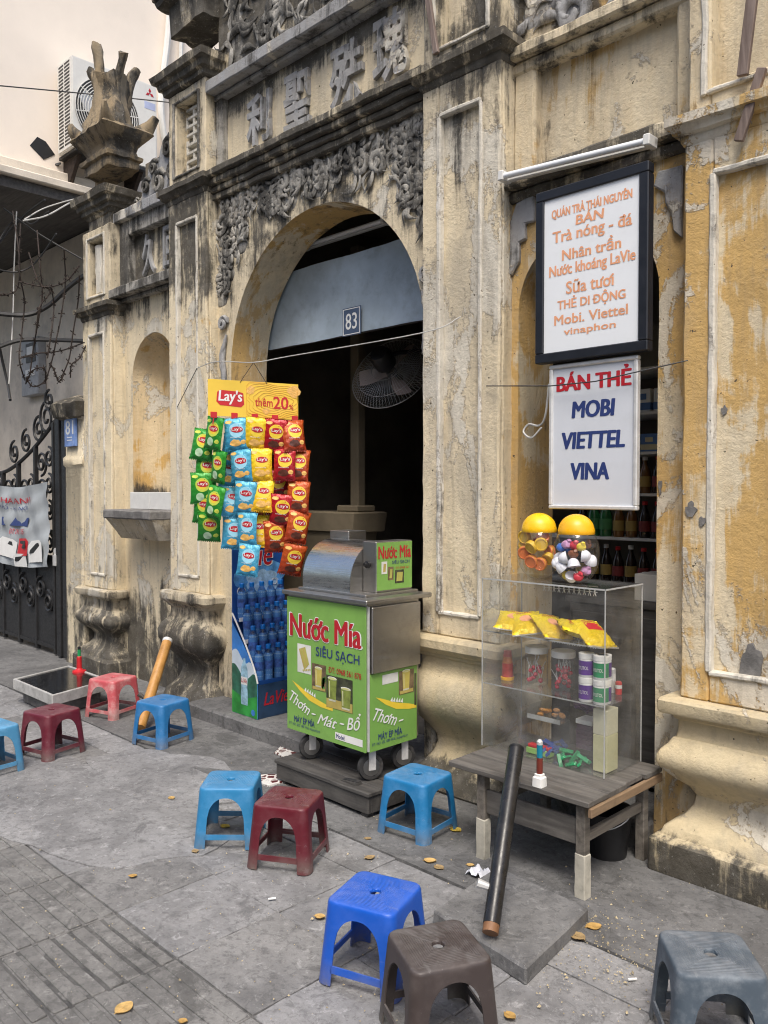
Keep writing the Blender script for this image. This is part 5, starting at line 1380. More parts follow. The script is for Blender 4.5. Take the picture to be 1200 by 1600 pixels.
b = MB(); text(b, "Lay's", BP, BWd * .12, BWd * .37, BHt * .33, BHt * .72, .002, .025, .05); b.build('lettering', M['whitep'], board)
b = MB(); text(b, 'thêm', BP, BWd * .515, BWd * .71, BHt * .33, BHt * .56, .0022, .012); b.build('lettering', M['redpl'], board)
b = MB(); text(b, '20', BP, BWd * .72, BWd * .885, BHt * .28, BHt * .62, .0022, .02); b.build('lettering', M['redpl'], board)
b = MB(); text(b, '%', BP, BWd * .895, BWd * .945, BHt * .28, BHt * .42, .0022, .01); b.build('lettering', M['redpl'], board)
for (x, y, r_) in ((.46, .76, .045), (.64, .20, .04), (.95, .80, .07)): 
    b = MB(); b.poly(blob(BWd * x, min(BHt - r_ * .5, BHt * y), r_ * .55, r_ * .5, 14, x * 9, .2), BP, .0016); b.build('chip_print', chipm, board)
for k in range(5):
    x = BWd * (.05 + .225 * k)
    b = MB(); b.prism([(x - .012, -.012), (x + .024, -.012), (x + .024, .022), (x - .012, .022)], BP, .001, .006); b.build('clip', M['redpl'], bd, bevel=.001)
    b = MB(); b.tube([BP(x + .006, -.012, .003), BP(x + .010 * math.sin(k), -.05, .006)], .003, 5); b.build('clip_hook', M['redpl'], bd)
nail = onY(720, 495, 3.19); nl2 = onY(308, 575, 3.19)
for x in (.35, .65):
    b = MB(); b.tube([BP(BWd * x, BHt - .01, .002), BP(BWd * .5, BHt + .11, .0)], .0018, 4); b.build('string', M['cable'], bd)
st_ = [nail, onY(660, 520, 3.1), BP(BWd * .9, BHt + .16, 0), BP(BWd * .5, BHt + .11, 0), BP(BWd * .1, BHt + .10, 0), nl2]
wire('string_wire', catm(st_, 6), .0028, M['whitecable'], 'pale string strung across the doorway holding the chip board')
for a_, b_2 in (((318, 578), (276, 632)), ((320, 590), (276, 640))): pass
wire('guy_wire', [nl2, onY(277, 636, 3.19)], .003, M['cable'], 'short dark wire tied to the pier beside the niche')
# ------------------------------------------------------------------ sugar-cane juice cart on its wooden platform
pt = thing('wooden_platform', (-3.1, 2.95, 0), 'dark low wooden platform under the juice cart', 'platform')
PX0, PX1, PY0, PY1, PZ = -3.46, -2.76, 2.655, 3.01, .128
MB().box(PX0, PX1, PY0, PY0 + .022, .025, PZ - .02).build('front_board', M['wood_box'], pt, bevel=.003, sub=.1, jit=(.002, 8))
for x in (PX0, PX1 - .022): MB().box(x, x + .022, PY0 + .022, PY1, .025, PZ - .02).build('side_board', M['wood_box'], pt, bevel=.003)
for k in range(4):
    a, b_2 = PY0 - .01 + (PY1 - PY0 + .01) * k / 4, PY0 - .01 + (PY1 - PY0 + .01) * (k + 1) / 4
    MB().box(PX0 - .008, PX1 + .008, a + .002, b_2 - .002, PZ - .02, PZ + rnd.uniform(-.001, .002)).build('plank', M['wood_box'], pt, bevel=.003, sub=.12, jit=(.0015, 7))
for x in (PX0 + .02, PX1 - .06):
    for y in (PY0 + .012, PY1 - .06): MB().box(x, x + .04, y, y + .045, 0, .03).build('foot', M['wood_box'], pt)
KX0, KX1, KY0, KY1, KZ0, KZ1 = -3.445, -2.835, 2.72, 3.09, .29, 1.0
ct = thing('juice_cart', (-3.14, 2.94, PZ), 'green and steel sugar cane juice cart with printed panels', 'cart')
MB().box(KX0 + .004, KX1 - .004, KY0 + .004, KY1, KZ0, KZ1).build('body', M['steel_d'], ct, bevel=.003)
fp_ = MB().box(KX0, KX1 - .006, KY0 - .002, KY0 + .0035, KZ0 - .006, KZ1 - .012).build('front_panel', M['green'], ct, bevel=.001)
W_, H_ = KX1 - KX0, KZ1 - KZ0
FP = plane((KX0, KY0 - .0025, KZ0), (1, 0, 0), (0, 0, 1))
sp_ = MB().box(KX1 - .003, KX1 + .002, KY0 + .012, KY1 - .02, KZ0 - .006, .66).build('side_panel', M['green'], ct, bevel=.001)
SPn = plane((KX1 + .0025, KY0 + .012, KZ0), (0, 1, 0), (0, 0, 1))
photo_bg = [simple('photo_white', (.70, .70, .66), .4), simple('photo_brown', (.16, .11, .06), .4, var=.4, vscale=30), simple('photo_dark', (.05, .055, .03), .4, var=.5, vscale=30)]
juice, caneg, leafg = simple('juice_print', (.42, .40, .10), .4, var=.15), simple('cane_print', (.45, .36, .10), .4), simple('leaf_print', (.05, .20, .03), .4, var=.4, vscale=60)
def graphics(par, PL, W_, top, bot, hh, um=1.0):
    """the juice advert: pictures, swoosh, writing; v counted from the panel's top"""
    def at(u, v): return (u * W_, hh - v * hh)
    def rect(nm, u0, v0, u1, v1, mat, h):
        v0, u1 = max(v0, top), min(u1, um)
        if v1 <= v0 or u1 <= u0: return
        a, b_2 = at(u0, v1), at(u1, v0); m = MB(); m.poly([(a[0], a[1]), (b_2[0], a[1]), (b_2[0], b_2[1]), (a[0], b_2[1])], PL, h); m.build(nm, mat, par)
    def shp(nm, pts, mat, h):
        if min(p[0] for p in pts) > um: return
        m = MB(); m.poly([at(min(p[0], um), p[1]) for p in pts], PL, h); m.build(nm, mat, par)
    def wr(s, u0, v0, u1, v1, mat, bold=.0, h=.0018, shear=0, arc=None):
        if u1 > um: return
        a, b_2 = at(u0, v1), at(u1, v0); m = MB(); text(m, s, PL, a[0], b_2[0], a[1], b_2[1], h, bold, shear, arc); m.build('lettering', mat, par)
    if top < .1:
        wr('Nước Mía', .045, .135, .945, .31, M['whitep'], .055, .0012); wr('Nước Mía', .055, .14, .935, .305, M['red'], .04, .0022)
        wr('SIÊU SẠCH', .39, .335, .92, .435, M['navy'], .008)
        wr('ĐT: 0968 561 878', .55, .475, .94, .515, M['red'], .006)
    pic = [(.145, .355, .325, .565), (.335, .475, .515, .665), (.52, .535, .84, .765)]
    sh_ = 0 if top < .1 else .0
    for i, (u0, v0, u1, v1) in enumerate(pic): rect('picture', u0, v0, u1, v1, photo_bg[i], .0008)
    # cane pieces, glass of juice with leaves, jug and glass
    def glassp(u0, v0, u1, v1, mat):
        if u1 > um: return
        du, dv = u1 - u0, v1 - v0
        shp('glass_print', [(u0, v0), (u1, v0), (u1 - du * .10, v1), (u0 + du * .10, v1)], mat, .0014)
        shp('rim_print', [(u0 + du * (.5 + .5 * math.cos(a)), v0 + dv * (.02 + .07 * math.sin(a))) for a in [2 * math.pi * q / 14 for q in range(14)]], M['whitep'], .0018)
        shp('juice_print', [(u0 + du * (.5 + .42 * math.cos(a)), v0 + dv * (.03 + .05 * math.sin(a))) for a in [2 * math.pi * q / 14 for q in range(14)]], simple('foam_print', (.60, .60, .25), .4), .0022)
        shp('glint_print', [(u0 + du * .14, v0 + dv * .15), (u0 + du * .24, v0 + dv * .15), (u0 + du * .26, v0 + dv * .85), (u0 + du * .18, v0 + dv * .85)], simple('glint_print', (.62, .62, .38), .4), .002)
        shp('base_print', [(u0 + du * .10, v1 - dv * .08), (u1 - du * .10, v1 - dv * .08), (u1 - du * .12, v1), (u0 + du * .12, v1)], simple('pale_base', (.55, .55, .42), .4), .002)
    if top < .1:
        for q in range(4): shp('cane_print', [(.165 + .022 * q, .395 - .006 * q), (.185 + .022 * q, .388 - .006 * q), (.255 + .016 * q, .53 - .012 * q), (.235 + .016 * q, .54 - .012 * q)], (caneg, juice)[q % 2], .0014 + .0002 * q)
        for q in range(5): shp('cane_print', [(.225 + .022 * q + .009 * math.cos(a), .545 - .004 * q + .008 * math.sin(a)) for a in [2 * math.pi * z / 8 for z in range(8)]], (juice, caneg)[q % 2], .0024)
    if top < .1:
        for q in range(7): shp('leaf_print', [(.455 + .05 * rnd.random() + .013 * math.cos(a), .55 + .10 * rnd.random() + .012 * math.sin(a)) for a in (0, 1.2, 2.6, 4.0, 5.2)], leafg, .0013)
    shp('board_print', [(.345, .64), (.505, .635), (.505, .66), (.345, .662)], caneg, .0012)
    glassp(.375, .50, .465, .64, simple('yellow_juice', (.52, .44, .10), .4, var=.15))
    gj = simple('green_juice_print', (.20, .25, .05), .4, var=.25, vscale=30)
    if um > .6:
        shp('table_print', [(.522, .70), (.838, .70), (.838, .763), (.522, .763)], caneg, .0012)
        glassp(.54, .55, .65, .715, gj)
    glassp(.70, .60, .82, .75, gj)
    shp('swoosh_print', [(.07, .64), (.16, .665), (.30, .71), (.45, .74), (.60, .765), (.60, .785), (.45, .78), (.30, .755), (.18, .705)], M['yellowp'], .0006)
    for k in range(5): shp('flower_print', [(.235 + .03 * k, .69 + .006 * k), (.26 + .03 * k, .665 + .006 * k), (.262 + .03 * k, .70 + .006 * k)], M['whitep'], .001)
    arc = lambda p: -.035 * math.sin(p * math.pi)
    for s, u0, v0, u1, v1, ar in (('Thơm', .04, .745, .31, .835, lambda p: .03 - .06 * p), ('-', .335, .84, .385, .85, None), ('Mát', .43, .83, .65, .905, None), ('-', .69, .85, .74, .86, None), ('Bổ', .79, .77, .93, .885, lambda p: .015 * p)):
        wr(s, u0, v0, u1, v1, M['whitep'], .012, .002, .22, ar)
    wr('MÁY ÉP MÍA', .10, .885, .37, .94, M['navy'], .012); wr('ĐT: 0421 632 1080 Web: mayepmia.vn', .03, .95, .44, .975, M['navy'])
    rect('label_strip', .63, .925, .955, .975, M['whitep'], .0008); wr('Model:', .645, .935, .75, .965, M['navy'], .006)
graphics(fp_, FP, W_, 0, 1, H_)
graphics(sp_, SPn, W_, 1 - (.66 - KZ0) / H_ + .02, 1, H_, .545)
dr = MB().box(KX1, KX1 + .018, KY0 + .02, KY1 - .01, .665, .985).build('steel_door', M['steel_d'], ct, bevel=.003)
for y in (KY0 + .006,): MB().box(KX1 - .004, KX1 + .006, y, y + .006, KZ0, KZ1 - .01).build('corner_strip', M['alu'], ct)
MB().box(KX0 - .02, KX1 + .02, KY0 - .022, KY1 + .075, KZ1, KZ1 + .022).build('counter_top', M['steel_d'], ct, bevel=.004)
bt = KZ1 + .022
MB().box(-3.42, -2.90, KY0 + .055, KY1 + .06, bt, bt + .012).build('machine_base', M['steel_d'], ct, bevel=.002)
bt += .012
# curved hood, axis along the counter
hx0, hx1, hy0, hy1, hz = -3.40, -3.03, KY0 + .07, KY0 + .30, .25
prof = [(hy0, bt), (hy0, bt + .05)] + [(hy0 + .20 - .20 * math.cos(R(a)), bt + .05 + (hz - .05) * math.sin(R(a))) for a in range(6, 91, 7)] + [(hy1, bt + hz), (hy1, bt)]
b = MB(); m_ = len(prof)
b.add([(x, y, z) for x in (hx0, hx1) for y, z in prof], [(i, i + 1, m_ + i + 1, m_ + i) for i in range(m_ - 1)]); hd = b.build('hood', M['steel'], ct, sharp=50)
for x in (hx0, hx1):
    b = MB(); b.prism(prof, lambda a, c_, h: V((x + h, a, c_)), -.0015, .0015); b.build('hood_end', M['steel_d'], ct)
MB().box(hx1 + .004, -2.93, KY0 + .155, KY0 + .415, bt, bt + .255).build('gear_box', M['steel_d'], ct, bevel=.003)
gs = MB().box(-2.9295, -2.927, KY0 + .158, KY0 + .412, bt + .01, bt + .25).build('gear_panel', M['green'], ct)
GP = plane((-2.9268, KY0 + .158, bt + .01), (0, 1, 0), (0, 0, 1)); gw, gh = .254, .24
for s, a, b_2, c_, d_, mt, bo in (('Nước Mía', .04, .96, .66, .92, 'red', .03), ('SIÊU SẠCH', .42, .92, .52, .62, 'navy', .01), ('ĐT: 0968 561', .52, .9, .42, .47, 'red', .0)):
    m = MB(); text(m, s, GP, gw * a, gw * b_2, gh * c_, gh * d_, .001, bo); m.build('lettering', M[mt], gs)
for i, (a, b_2, c_, d_) in enumerate(((.12, .28, .34, .60), (.30, .46, .20, .48), (.50, .76, .12, .40))):
    m = MB(); m.poly([(gw * a, gh * c_), (gw * b_2, gh * c_), (gw * b_2, gh * d_), (gw * a, gh * d_)], GP, .0006); m.build('picture', photo_bg[i], gs)
    m = MB(); m.poly([(gw * (a + .04), gh * (c_ + .04)), (gw * (b_2 - .05), gh * (c_ + .04)), (gw * (b_2 - .03), gh * (d_ - .05)), (gw * (a + .06), gh * (d_ - .05))], GP, .001); m.build('glass_print', (caneg, juice, juice)[i], gs)
b = MB(); b.lathe([(.018, 0), (.018, .015), (.009, .018), (.009, .03)], 12, (-2.985, KY0 + .155, bt + .14), True, (0, -1, 0)); b.build('knob', M['dark'], ct)
MB().box(-3.455, -3.30, KY0 + .31, KY0 + .44, bt - .013, bt + .29).build('cane_chute', M['steel_d'], ct, bevel=.003)
b = MB(); b.tube([V((KX0 - .02, KY0 + .10, .60)), V((KX0 - .045, KY0 + .10, .63)), V((KX0 - .045, KY0 + .10, .88)), V((KX0 - .01, KY0 + .10, .92))], .009, 8); b.build('push_handle', M['alu'], ct)
RW = .066
for x, y in ((KX0 + .11, KY0 + .07), (KX1 - .05, KY0 + .07), (KX0 + .11, KY1 - .07), (KX1 - .05, KY1 - .07)):
    cw = V((x, y, PZ + RW + .001))
    wh = MB().lathe([(RW * .72, -.017), (RW * .94, -.016), (RW, -.008), (RW, .008), (RW * .94, .016), (RW * .72, .017)], 26, cw, True, (.92, -.38, 0)).build('caster_wheel', M['rubber'], ct)
    m = MB(); m.lathe([(.0, -.021), (.012, -.021), (.014, -.019), (RW * .66, -.018), (RW * .66, .018), (.014, .019), (.012, .021), (0, .021)], 18, cw, False, (.92, -.38, 0)); m.build('hub', M['steel_d'], wh)
    m = MB()
    wx = V((.92, -.38, 0))
    for s in (-1, 1): m.obox(cw + wx * .027 * s, V((.38, .92, 0)), V((0, 0, 1)), wx, -.018, .018, -.012, .10, -.0025, .0025)
    m.obox(cw + V((0, 0, .10)), V((.38, .92, 0)), V((0, 0, 1)), wx, -.03, .03, -.004, .004, -.032, .032); m.build('fork', M['alu'], wh)
wp = thing('wheel_chock', (-2.93, 2.70, PZ), 'small dark wooden wedge against the cart wheel', 'wedge')
MB().prism([(-.05, 0), (.06, 0), (.06, .012), (-.05, .004)], lambda a, c_, h: V((a, h, c_)), -.02, .02).build('wedge', M['wood_box'], wp, world=False)
MB().prism([(-.05, .004), (.06, .012), (.06, .018), (-.03, .010)], lambda a, c_, h: V((a, h, c_)), -.013, .013).build('strip', M['rubber'], wp, world=False)
# bits of patterned ceramic tile by the platform
tmat = NT('patterned_tile'); vv = tmat.voro(26, tmat.obj, 'DISTANCE_TO_EDGE'); c_ = tmat.mix(tmat.ramp(vv, .10, .16), (.70, .68, .64), (.10, .02, .018))
tmat.base(tmat.mix(tmat.ramp(tmat.noise(9, tmat.obj), .55, .6), c_, (.66, .65, .62))); tmat.rough(.35)
for (px, py, s, a, lb) in ((452, 1172, .11, .3, 'broken red and white patterned tile beside the cart wheel'), (421, 1216, .09, .5, 'broken red and white patterned tile beside the wooden platform')):
    c = onZ(px, py, .02); m = MB(); m.prism([(c.x + s * q * math.cos(k * 1.3 + a), c.y + s * 1.2 * q * math.sin(k * 1.3 + a)) for k, q in enumerate((1, .8, 1.1, .7, .95))], FL, .004, .016); solo('broken_tile', m, tmat.m, lb, 'tile', bevel=.001)

# ------------------------------------------------------------------ bottled water rack
wr_ = thing('water_rack', (-4.36, 3.3, .1), 'blue cardboard water bottle rack with picture panels beside the doorway', 'display rack')
RX0, RX1, RY0, RY1, RZ = -4.50, -4.225, 3.10, 3.52, .097
blue = simple('rack_blue', (.015, .075, .30), .4, var=.15, vscale=4); skyb = simple('sky_print', (.04, .22, .62), .4, var=.3, vscale=5)
bp = MB().box(RX0 - .006, RX0, RY0, RY1, RZ, 1.24).build('back_panel', blue, wr_)
BPn = plane((RX0 + .0004, RY0, RZ), (0, 1, 0), (0, 0, 1)); bw = RY1 - RY0
for k, (cx_, cz_, a, b_2, mt) in enumerate(((.24, .90, .22, .13, simple('splash_print', (.10, .30, .62), .4, var=.4, vscale=20)), (.25, .88, .15, .08, simple('pale_splash', (.35, .55, .78), .4, var=.3, vscale=30)))):
    m = MB(); m.poly(blob(cx_, cz_ - .04, a * .9, b_2, 24, k + 2, .3), BPn, .0006 + .0004 * k); m.build('splash_print', mt, bp)
m = MB(); text(m, 'Vie', BPn, .10, .33, .94, 1.10, .0022, .03, .1); m.build('lettering', M['whitep'], bp)
m = MB(); text(m, 'Vie', BPn, .105, .325, .945, 1.095, .003, .012, .1); m.build('lettering', M['red'], bp)
for k, (cx_, r_) in enumerate(((.07, .032), (.34, .02))):
    m = MB(); m.tube([BPn(cx_ + r_ * math.cos(2 * math.pi * i / 20), .78 + .05 * k + r_ * math.sin(2 * math.pi * i / 20), .002) for i in range(21)], .003, 4, False); m.build('emblem_print', M['signgrey'], bp)
# side panel with a curved top edge
def ctop(u): return .58 * (1 - u) ** .75 * .62 + .225 + .0 * u if u < 1 else .225
SW = RX1 - RX0
edgep = [(SW * k / 16, ctop(k / 16)) for k in range(17)]
SPp = plane((RX0, RY0, RZ), (1, 0, 0), (0, 0, 1))
sp2 = MB().prism([(0, 0), (SW, 0)] + edgep[::-1], SPp, 0, .004).build('side_panel', skyb, wr_)
MB().prism([(0, 0), (SW, 0)] + edgep[::-1], plane((RX0, RY1, RZ), (1, 0, 0), (0, 0, 1)), 0, .004).build('side_panel', skyb, wr_)
cloud, mount, mead = simple('cloud_print', (.62, .72, .80), .4, var=.1), simple('mountain_print', (.03, .14, .09), .4, var=.4, vscale=14), simple('meadow_print', (.03, .28, .05), .4, var=.35, vscale=9)
def under(nm, fn, mat, h): m = MB(); m.poly([(0, 0.002), (SW, .002)] + [(SW * k / 12, min(ctop(k / 12) - .002, fn(k / 12))) for k in range(12, -1, -1)], SPp, h); m.build(nm, mat, sp2)
under('cloud_print', lambda u: .40 + .03 * math.sin(u * 9) - .06 * u, cloud, .0048); under('mountain_print', lambda u: .29 + .035 * math.sin(u * 7 + 1) - .03 * u, mount, .0054); under('meadow_print', lambda u: .15 - .03 * math.sin(u * 3), mead, .006)
btl = [(-.026, 0), (.026, 0), (.028, .05), (.024, .10), (.028, .15), (.026, .20), (.010, .235), (.010, .255), (-.010, .255), (-.010, .235), (-.026, .20), (-.028, .15), (-.024, .10), (-.028, .05)]
m = MB(); m.poly([(SW * .50 + a * 1.35, .07 + c_ * 1.18) for a, c_ in btl], SPp, .0068); m.build('bottle_print', simple('bottle_print', (.30, .50, .62), .4, var=.35, vscale=25), sp2)
m = MB(); m.poly([(SW * .50 - .034, .20), (SW * .50 + .034, .20), (SW * .50 + .034, .25), (SW * .50 - .034, .25)], SPp, .0074); m.build('label_print', M['whitep'], sp2)
m = MB(); text(m, 'LaVie', SPp, SW * .5 - .03, SW * .5 + .03, .213, .24, .0082, .01); m.build('lettering', M['red'], sp2)
m = MB(); m.poly(blob(SW * .84, .035, .02, .02, 16, 1, .02), SPp, .0072); m.build('badge_print', simple('badge_blue', (.05, .2, .55), .4), sp2)
fp2 = MB().box(RX1 - .004, RX1, RY0 + .005, RY1, RZ, RZ + .215).build('front_panel', simple('rack_dark_blue', (.02, .05, .11), .4, var=.3, vscale=6), wr_)
m = MB(); text(m, 'LaVie', plane((RX1 + .001, RY0 + .005, RZ), (0, 1, 0), (0, 0, 1)), .05, .24, .08, .16, .0008, .02, .1); m.build('lettering', M['red'], fp2)
m = MB(); m.tube([SPp(a, c_ + .06 * (1 - k / 16) + .002, .002) for k, (a, c_) in enumerate(edgep)], .006, 6); m.build('edge_wire', M['whitep'], wr_)
def water_bottle():
    t = thing('water_bottle', (0, 0, 0), 'clear blue capped water bottle standing in the blue rack', 'bottle', 'water bottles in the blue rack')
    r, h = .0265, .195
    b = MB(); b.lathe([(r * .85, 0), (r, .006), (r, .03), (r * .93, .036), (r, .042), (r, .055), (r * .94, .06), (r, .066), (r, .118), (r * .95, .124), (r, .13), (r * .85, .148), (r * .45, .170), (r * .42, .176)], 14); b.build('bottle_body', M['bottle'], t, world=False)
    b = MB(); b.lathe([(r * .95, .005), (r * .95, .14), (r * .7, .15)], 12); b.build('water', simple('water_blue', (.22, .38, .56), .15, var=.2), t, world=False)
    b = MB(); b.lathe([(r * 1.015, .068), (r * 1.015, .112)], 14, cap=False); b.build('label_band', simple('label_blue', (.04, .10, .34), .4, var=.5, vscale=60), t, world=False)
    b = MB(); b.lathe([(r * .52, .172), (r * .52, .192), (r * .42, .195)], 12); b.build('cap', simple('cap_blue', (.01, .18, .62), .3), t, world=False)
    return t
wb = water_bottle(); first = True
for k, (z, x) in enumerate(((.70, RX0 + .035), (.565, RX0 + .095), (.435, RX0 + .155), (.315, RX0 + .215))):
    MB().box(RX0, x + .032, RY0 + .006, RY1 - .004, z - .008, z - .001).build('shelf', blue, wr_)
    MB().box(x + .030, x + .034, RY0 + .006, RY1 - .004, z - .008, z + .018).build('shelf_lip', M['whitep'] if k in (0, 1) else blue, wr_)
    for i in range(5):
        o = wb if first else copy_tree(wb); first = False
        o['label'] = 'clear blue capped water bottle on the %s shelf of the blue rack' % ('top', 'second', 'third', 'lowest')[k]; o['group'] = 'water bottles on the %s rack shelf' % ('top', 'second', 'third', 'lowest')[k]
        o.location = (x, RY0 + .05 + i * .079 + rnd.uniform(-.004, .004), z); o.scale = (1.22,) * 3; o.rotation_euler.z = rnd.uniform(0, 6)

# ------------------------------------------------------------------ signs
def board_sign(name, q, yf, th, fw, fmat, pmat, label, lines, tiltz=0):
    x0, x1, z0, z1 = q
    t = thing(name, ((x0 + x1) / 2, yf, z0), label, 'sign')
    for (a, b_2, c_, d_) in ((x0, x1, z1 - fw, z1), (x0, x1, z0, z0 + fw), (x0, x0 + fw, z0 + fw, z1 - fw), (x1 - fw, x1, z0 + fw, z1 - fw)): MB().box(a, b_2, yf, yf + th, c_, d_).build('frame', fmat, t, bevel=.004)
    p = MB().box(x0 + fw - .002, x1 - fw + .002, yf + .010, yf + th, z0 + fw - .002, z1 - fw + .002).build('panel', pmat, t)
    for (s, u0, v0, u1, v1, mt, bo, sh_) in lines:
        m = MB(); text(m, s, fz(yf + .010), x0 + (x1 - x0) * u0, x0 + (x1 - x0) * u1, z1 - (z1 - z0) * v1, z1 - (z1 - z0) * v0, .001, bo, sh_); m.build('lettering', M[mt], p)
    return t
a, b_2 = onY(836, 436, 3.10), onY(1013, 300, 3.10)
zt, zb_ = onY(836, 303, 3.10).z, onY(836, 569, 3.10).z
L_ = [('QUÁN TRÀ THÁI NGUYÊN', .15, .110, .86, .178, 'salmon', .028, 0), ('BÁN', .38, .172, .62, .238, 'salmon', .04, .04), ('Trà nóng - đá', .16, .250, .86, .335, 'salmon', .028, 0), ('Nhân trần', .25, .345, .77, .425, 'salmon', .028, 0), ('Nước khoáng LaVie', .13, .445, .89, .525, 'salmon', .028, 0),
      ('Sữa tươi', .29, .545, .71, .62, 'salmon', .028, 0), ('THẺ DI ĐỘNG', .21, .635, .81, .715, 'salmon', .028, 0), ('Mobi. Viettel', .18, .735, .83, .79, 'salmon', .035, 0), ('vinaphon', .27, .815, .73, .865, 'salmon', .035, 0)]
ms = board_sign('menu_sign', (a.x, b_2.x, zb_, zt), 3.10, .05, .042, M['frame'], M['signwhite'], 'black framed white tea menu board with orange Vietnamese writing', L_)
pan = [c for c in ms.children if c.name.startswith('panel')][0]; pan.location.y += 0
a, b_2 = onY(857, 683, 3.12), onY(995, 683, 3.12); zt, zb_ = onY(860, 571, 3.12).z, onY(856, 795, 3.12).z
L_ = [('BÁN THẺ', .09, .05, .92, .185, 'red', .045, .0), ('MOBI', .28, .265, .74, .375, 'navy', .06, .03), ('VIETTEL', .15, .475, .86, .585, 'navy', .06, .02), ('VINA', .26, .685, .69, .795, 'navy', .06, .02)]
vs_ = board_sign('card_sign', (a.x, b_2.x, zb_, zt), 3.12, .03, .018, M['alu'], M['signgrey'], 'white framed phone card sign with red and navy capitals', L_)
wire('sign_wire', [onY(760, 603, 3.185), onY(860, 603, 3.10), onY(930, 596, 3.095), onY(1000, 580, 3.10), onY(1075, 563, 3.18)], .0028, M['cable'], 'dark wire stretched across the phone card sign', 5)
wire('hook_wire', catm([onY(858, 600, 3.13), onY(852, 650, 3.15), onY(842, 665, 3.17), onY(826, 663, 3.18), onY(818, 675, 3.17), onY(830, 684, 3.15), onY(846, 668, 3.15)], 5), .005, M['whitecable'], 'bent pale wire hook hanging left of the phone card sign', 5)
# dark timber slats left hanging on the upper piers
for (pa, pb, w_, lb) in (((668, -20), (684, 85), .03, 'dark timber slat leaning in the panel above the middle pier'), ((1193, 108), (1156, 222), .035, 'broken reddish timber slat hanging on the right pier'), ((1178, -10), (1162, 120), .04, 'splintered pale timber slat at the top of the right pier')):
    p, q = onY(*pa, 3.17), onY(*pb, 3.17); d = (q - p).normalized(); n_ = V((0, -1, 0)); u_ = d.cross(n_)
    m = MB(); m.obox(p, d, u_, n_, 0, (q - p).length, -w_ / 2, w_ / 2, 0, .02); solo('timber_slat', m, wood('slat_wood' + pa.__str__(), (.12, .085, .07), (.26, .20, .17), 1, 2), lb, 'slat', bevel=.002)

# ------------------------------------------------------------------ on and in the display case
def egg_jar(p, capm, label, s=1.0):
    t = thing('egg_jar', p, label, 'jar')
    prof = []
    for k in range(19):
        a = R(-78 + k * 125 / 18); r = .098 * math.cos(a) ** .9; prof.append((r, .125 + .128 * math.sin(a)))
    prof = [(r * s, z * s) for r, z in prof]
    b = MB(); b.lathe(prof, 28, cap=False); b.add([(prof[0][0] * math.cos(2 * math.pi * k / 28), prof[0][0] * math.sin(2 * math.pi * k / 28), prof[0][1]) for k in range(28)], [tuple(range(28))]); b.build('shell', M['clear'], t, world=False, sharp=80)
    z0 = prof[-1][1]; rc = prof[-1][0] * 1.08
    b = MB(); b.lathe([(rc, z0 - .012 * s), (rc * 1.03, z0 - .008 * s), (rc * 1.03, z0 + .006 * s)] + [(rc * math.cos(R(a)), z0 + .006 * s + .068 * s * math.sin(R(a))) for a in range(8, 90, 9)], 28); b.build('lid', capm, t, world=False, sharp=60)
    return t
j2p = onZ(900, 911, 1.155); j1p = onZ(842, 904, 1.155)
egg_jar((j2p.x, j2p.y, 1.1545), M['yelcap'], 'clear egg jar with yellow lid full of white toy shells', 1.0)
egg_jar((j1p.x, j1p.y, 1.1545), simple('yellow_cap_two', (.85, .50, .012), .3), 'clear egg jar with yellow lid full of round yellow tubs', 1.0)
ytub = simple('yellow_tub', (.62, .40, .04), .35)
spots = [(-.06, -.03, .16), (.045, -.05, .17), (.06, -.01, .10), (-.055, -.045, .20), (.0, -.065, .155), (-.05, -.05, .125), (-.01, -.05, .085), (.03, -.035, .075), (.035, -.02, .20), (.04, .03, .13), (-.03, .04, .17)]
for k, (x, y, z) in enumerate(spots):
    t = thing('candy_tub', V((j1p.x, j1p.y, 1.155)) + V((x, y, z)) * .92, 'round yellow candy tub inside the left egg jar' if k < 5 else 'round orange candy tub inside the left egg jar', 'tub', 'yellow tubs in the egg jar' if k < 5 else 'orange tubs in the egg jar')
    ax_ = V((.35 + rnd.gauss(0, .4), -1, rnd.gauss(0, .5)))
    b = MB(); b.lathe([(.027, -.013), (.030, -.011), (.0305, .006), (.028, .010), (.024, .011), (.023, .008)], 18, (0, 0, 0), True, ax_); b.build('tub', ytub if k < 5 else simple('orange_tub', (.60, .17, .05), .4), t, world=False)
    b = MB(); b.lathe([(.0308, .0), (.0308, .005)], 18, (0, 0, 0), False, ax_); b.build('lid_band', ytub, t, world=False)
shellm = simple('white_toy_shell', (.72, .73, .78), .3); toyc = [simple('toy_pink', (.55, .30, .50), .4), simple('toy_red', (.50, .04, .06), .4), simple('toy_blue', (.05, .15, .50), .4), simple('toy_yellow', (.70, .55, .05), .4), simple('toy_brown', (.22, .09, .05), .4)]
for k, (x, y, z) in enumerate([(-.06, -.045, .085), (-.025, -.06, .06), (.03, -.065, .075), (.055, -.04, .12), (.01, -.05, .035), (-.005, -.065, .11), (.075, -.01, .09), (-.07, .0, .10)]):
    t = thing('toy_shell', V((j2p.x, j2p.y, 1.157)) + V((x, y, z)), 'white half egg toy shell inside the right egg jar', 'toy', 'white toy shells in the egg jar')
    ax_ = V((rnd.gauss(0, 1), rnd.gauss(-.5, .6), rnd.gauss(0, .8)))
    b = MB(); b.lathe([(.0265 * math.cos(R(a)), .036 * math.sin(R(a))) for a in range(0, 91, 10)], 16, (0, 0, 0), True, ax_); b.build('shell', shellm, t, world=False)
    b = MB(); b.lathe([(.0275, -.002), (.0275, .002)], 16, (0, 0, 0), False, ax_); b.build('rim', shellm, t, world=False)
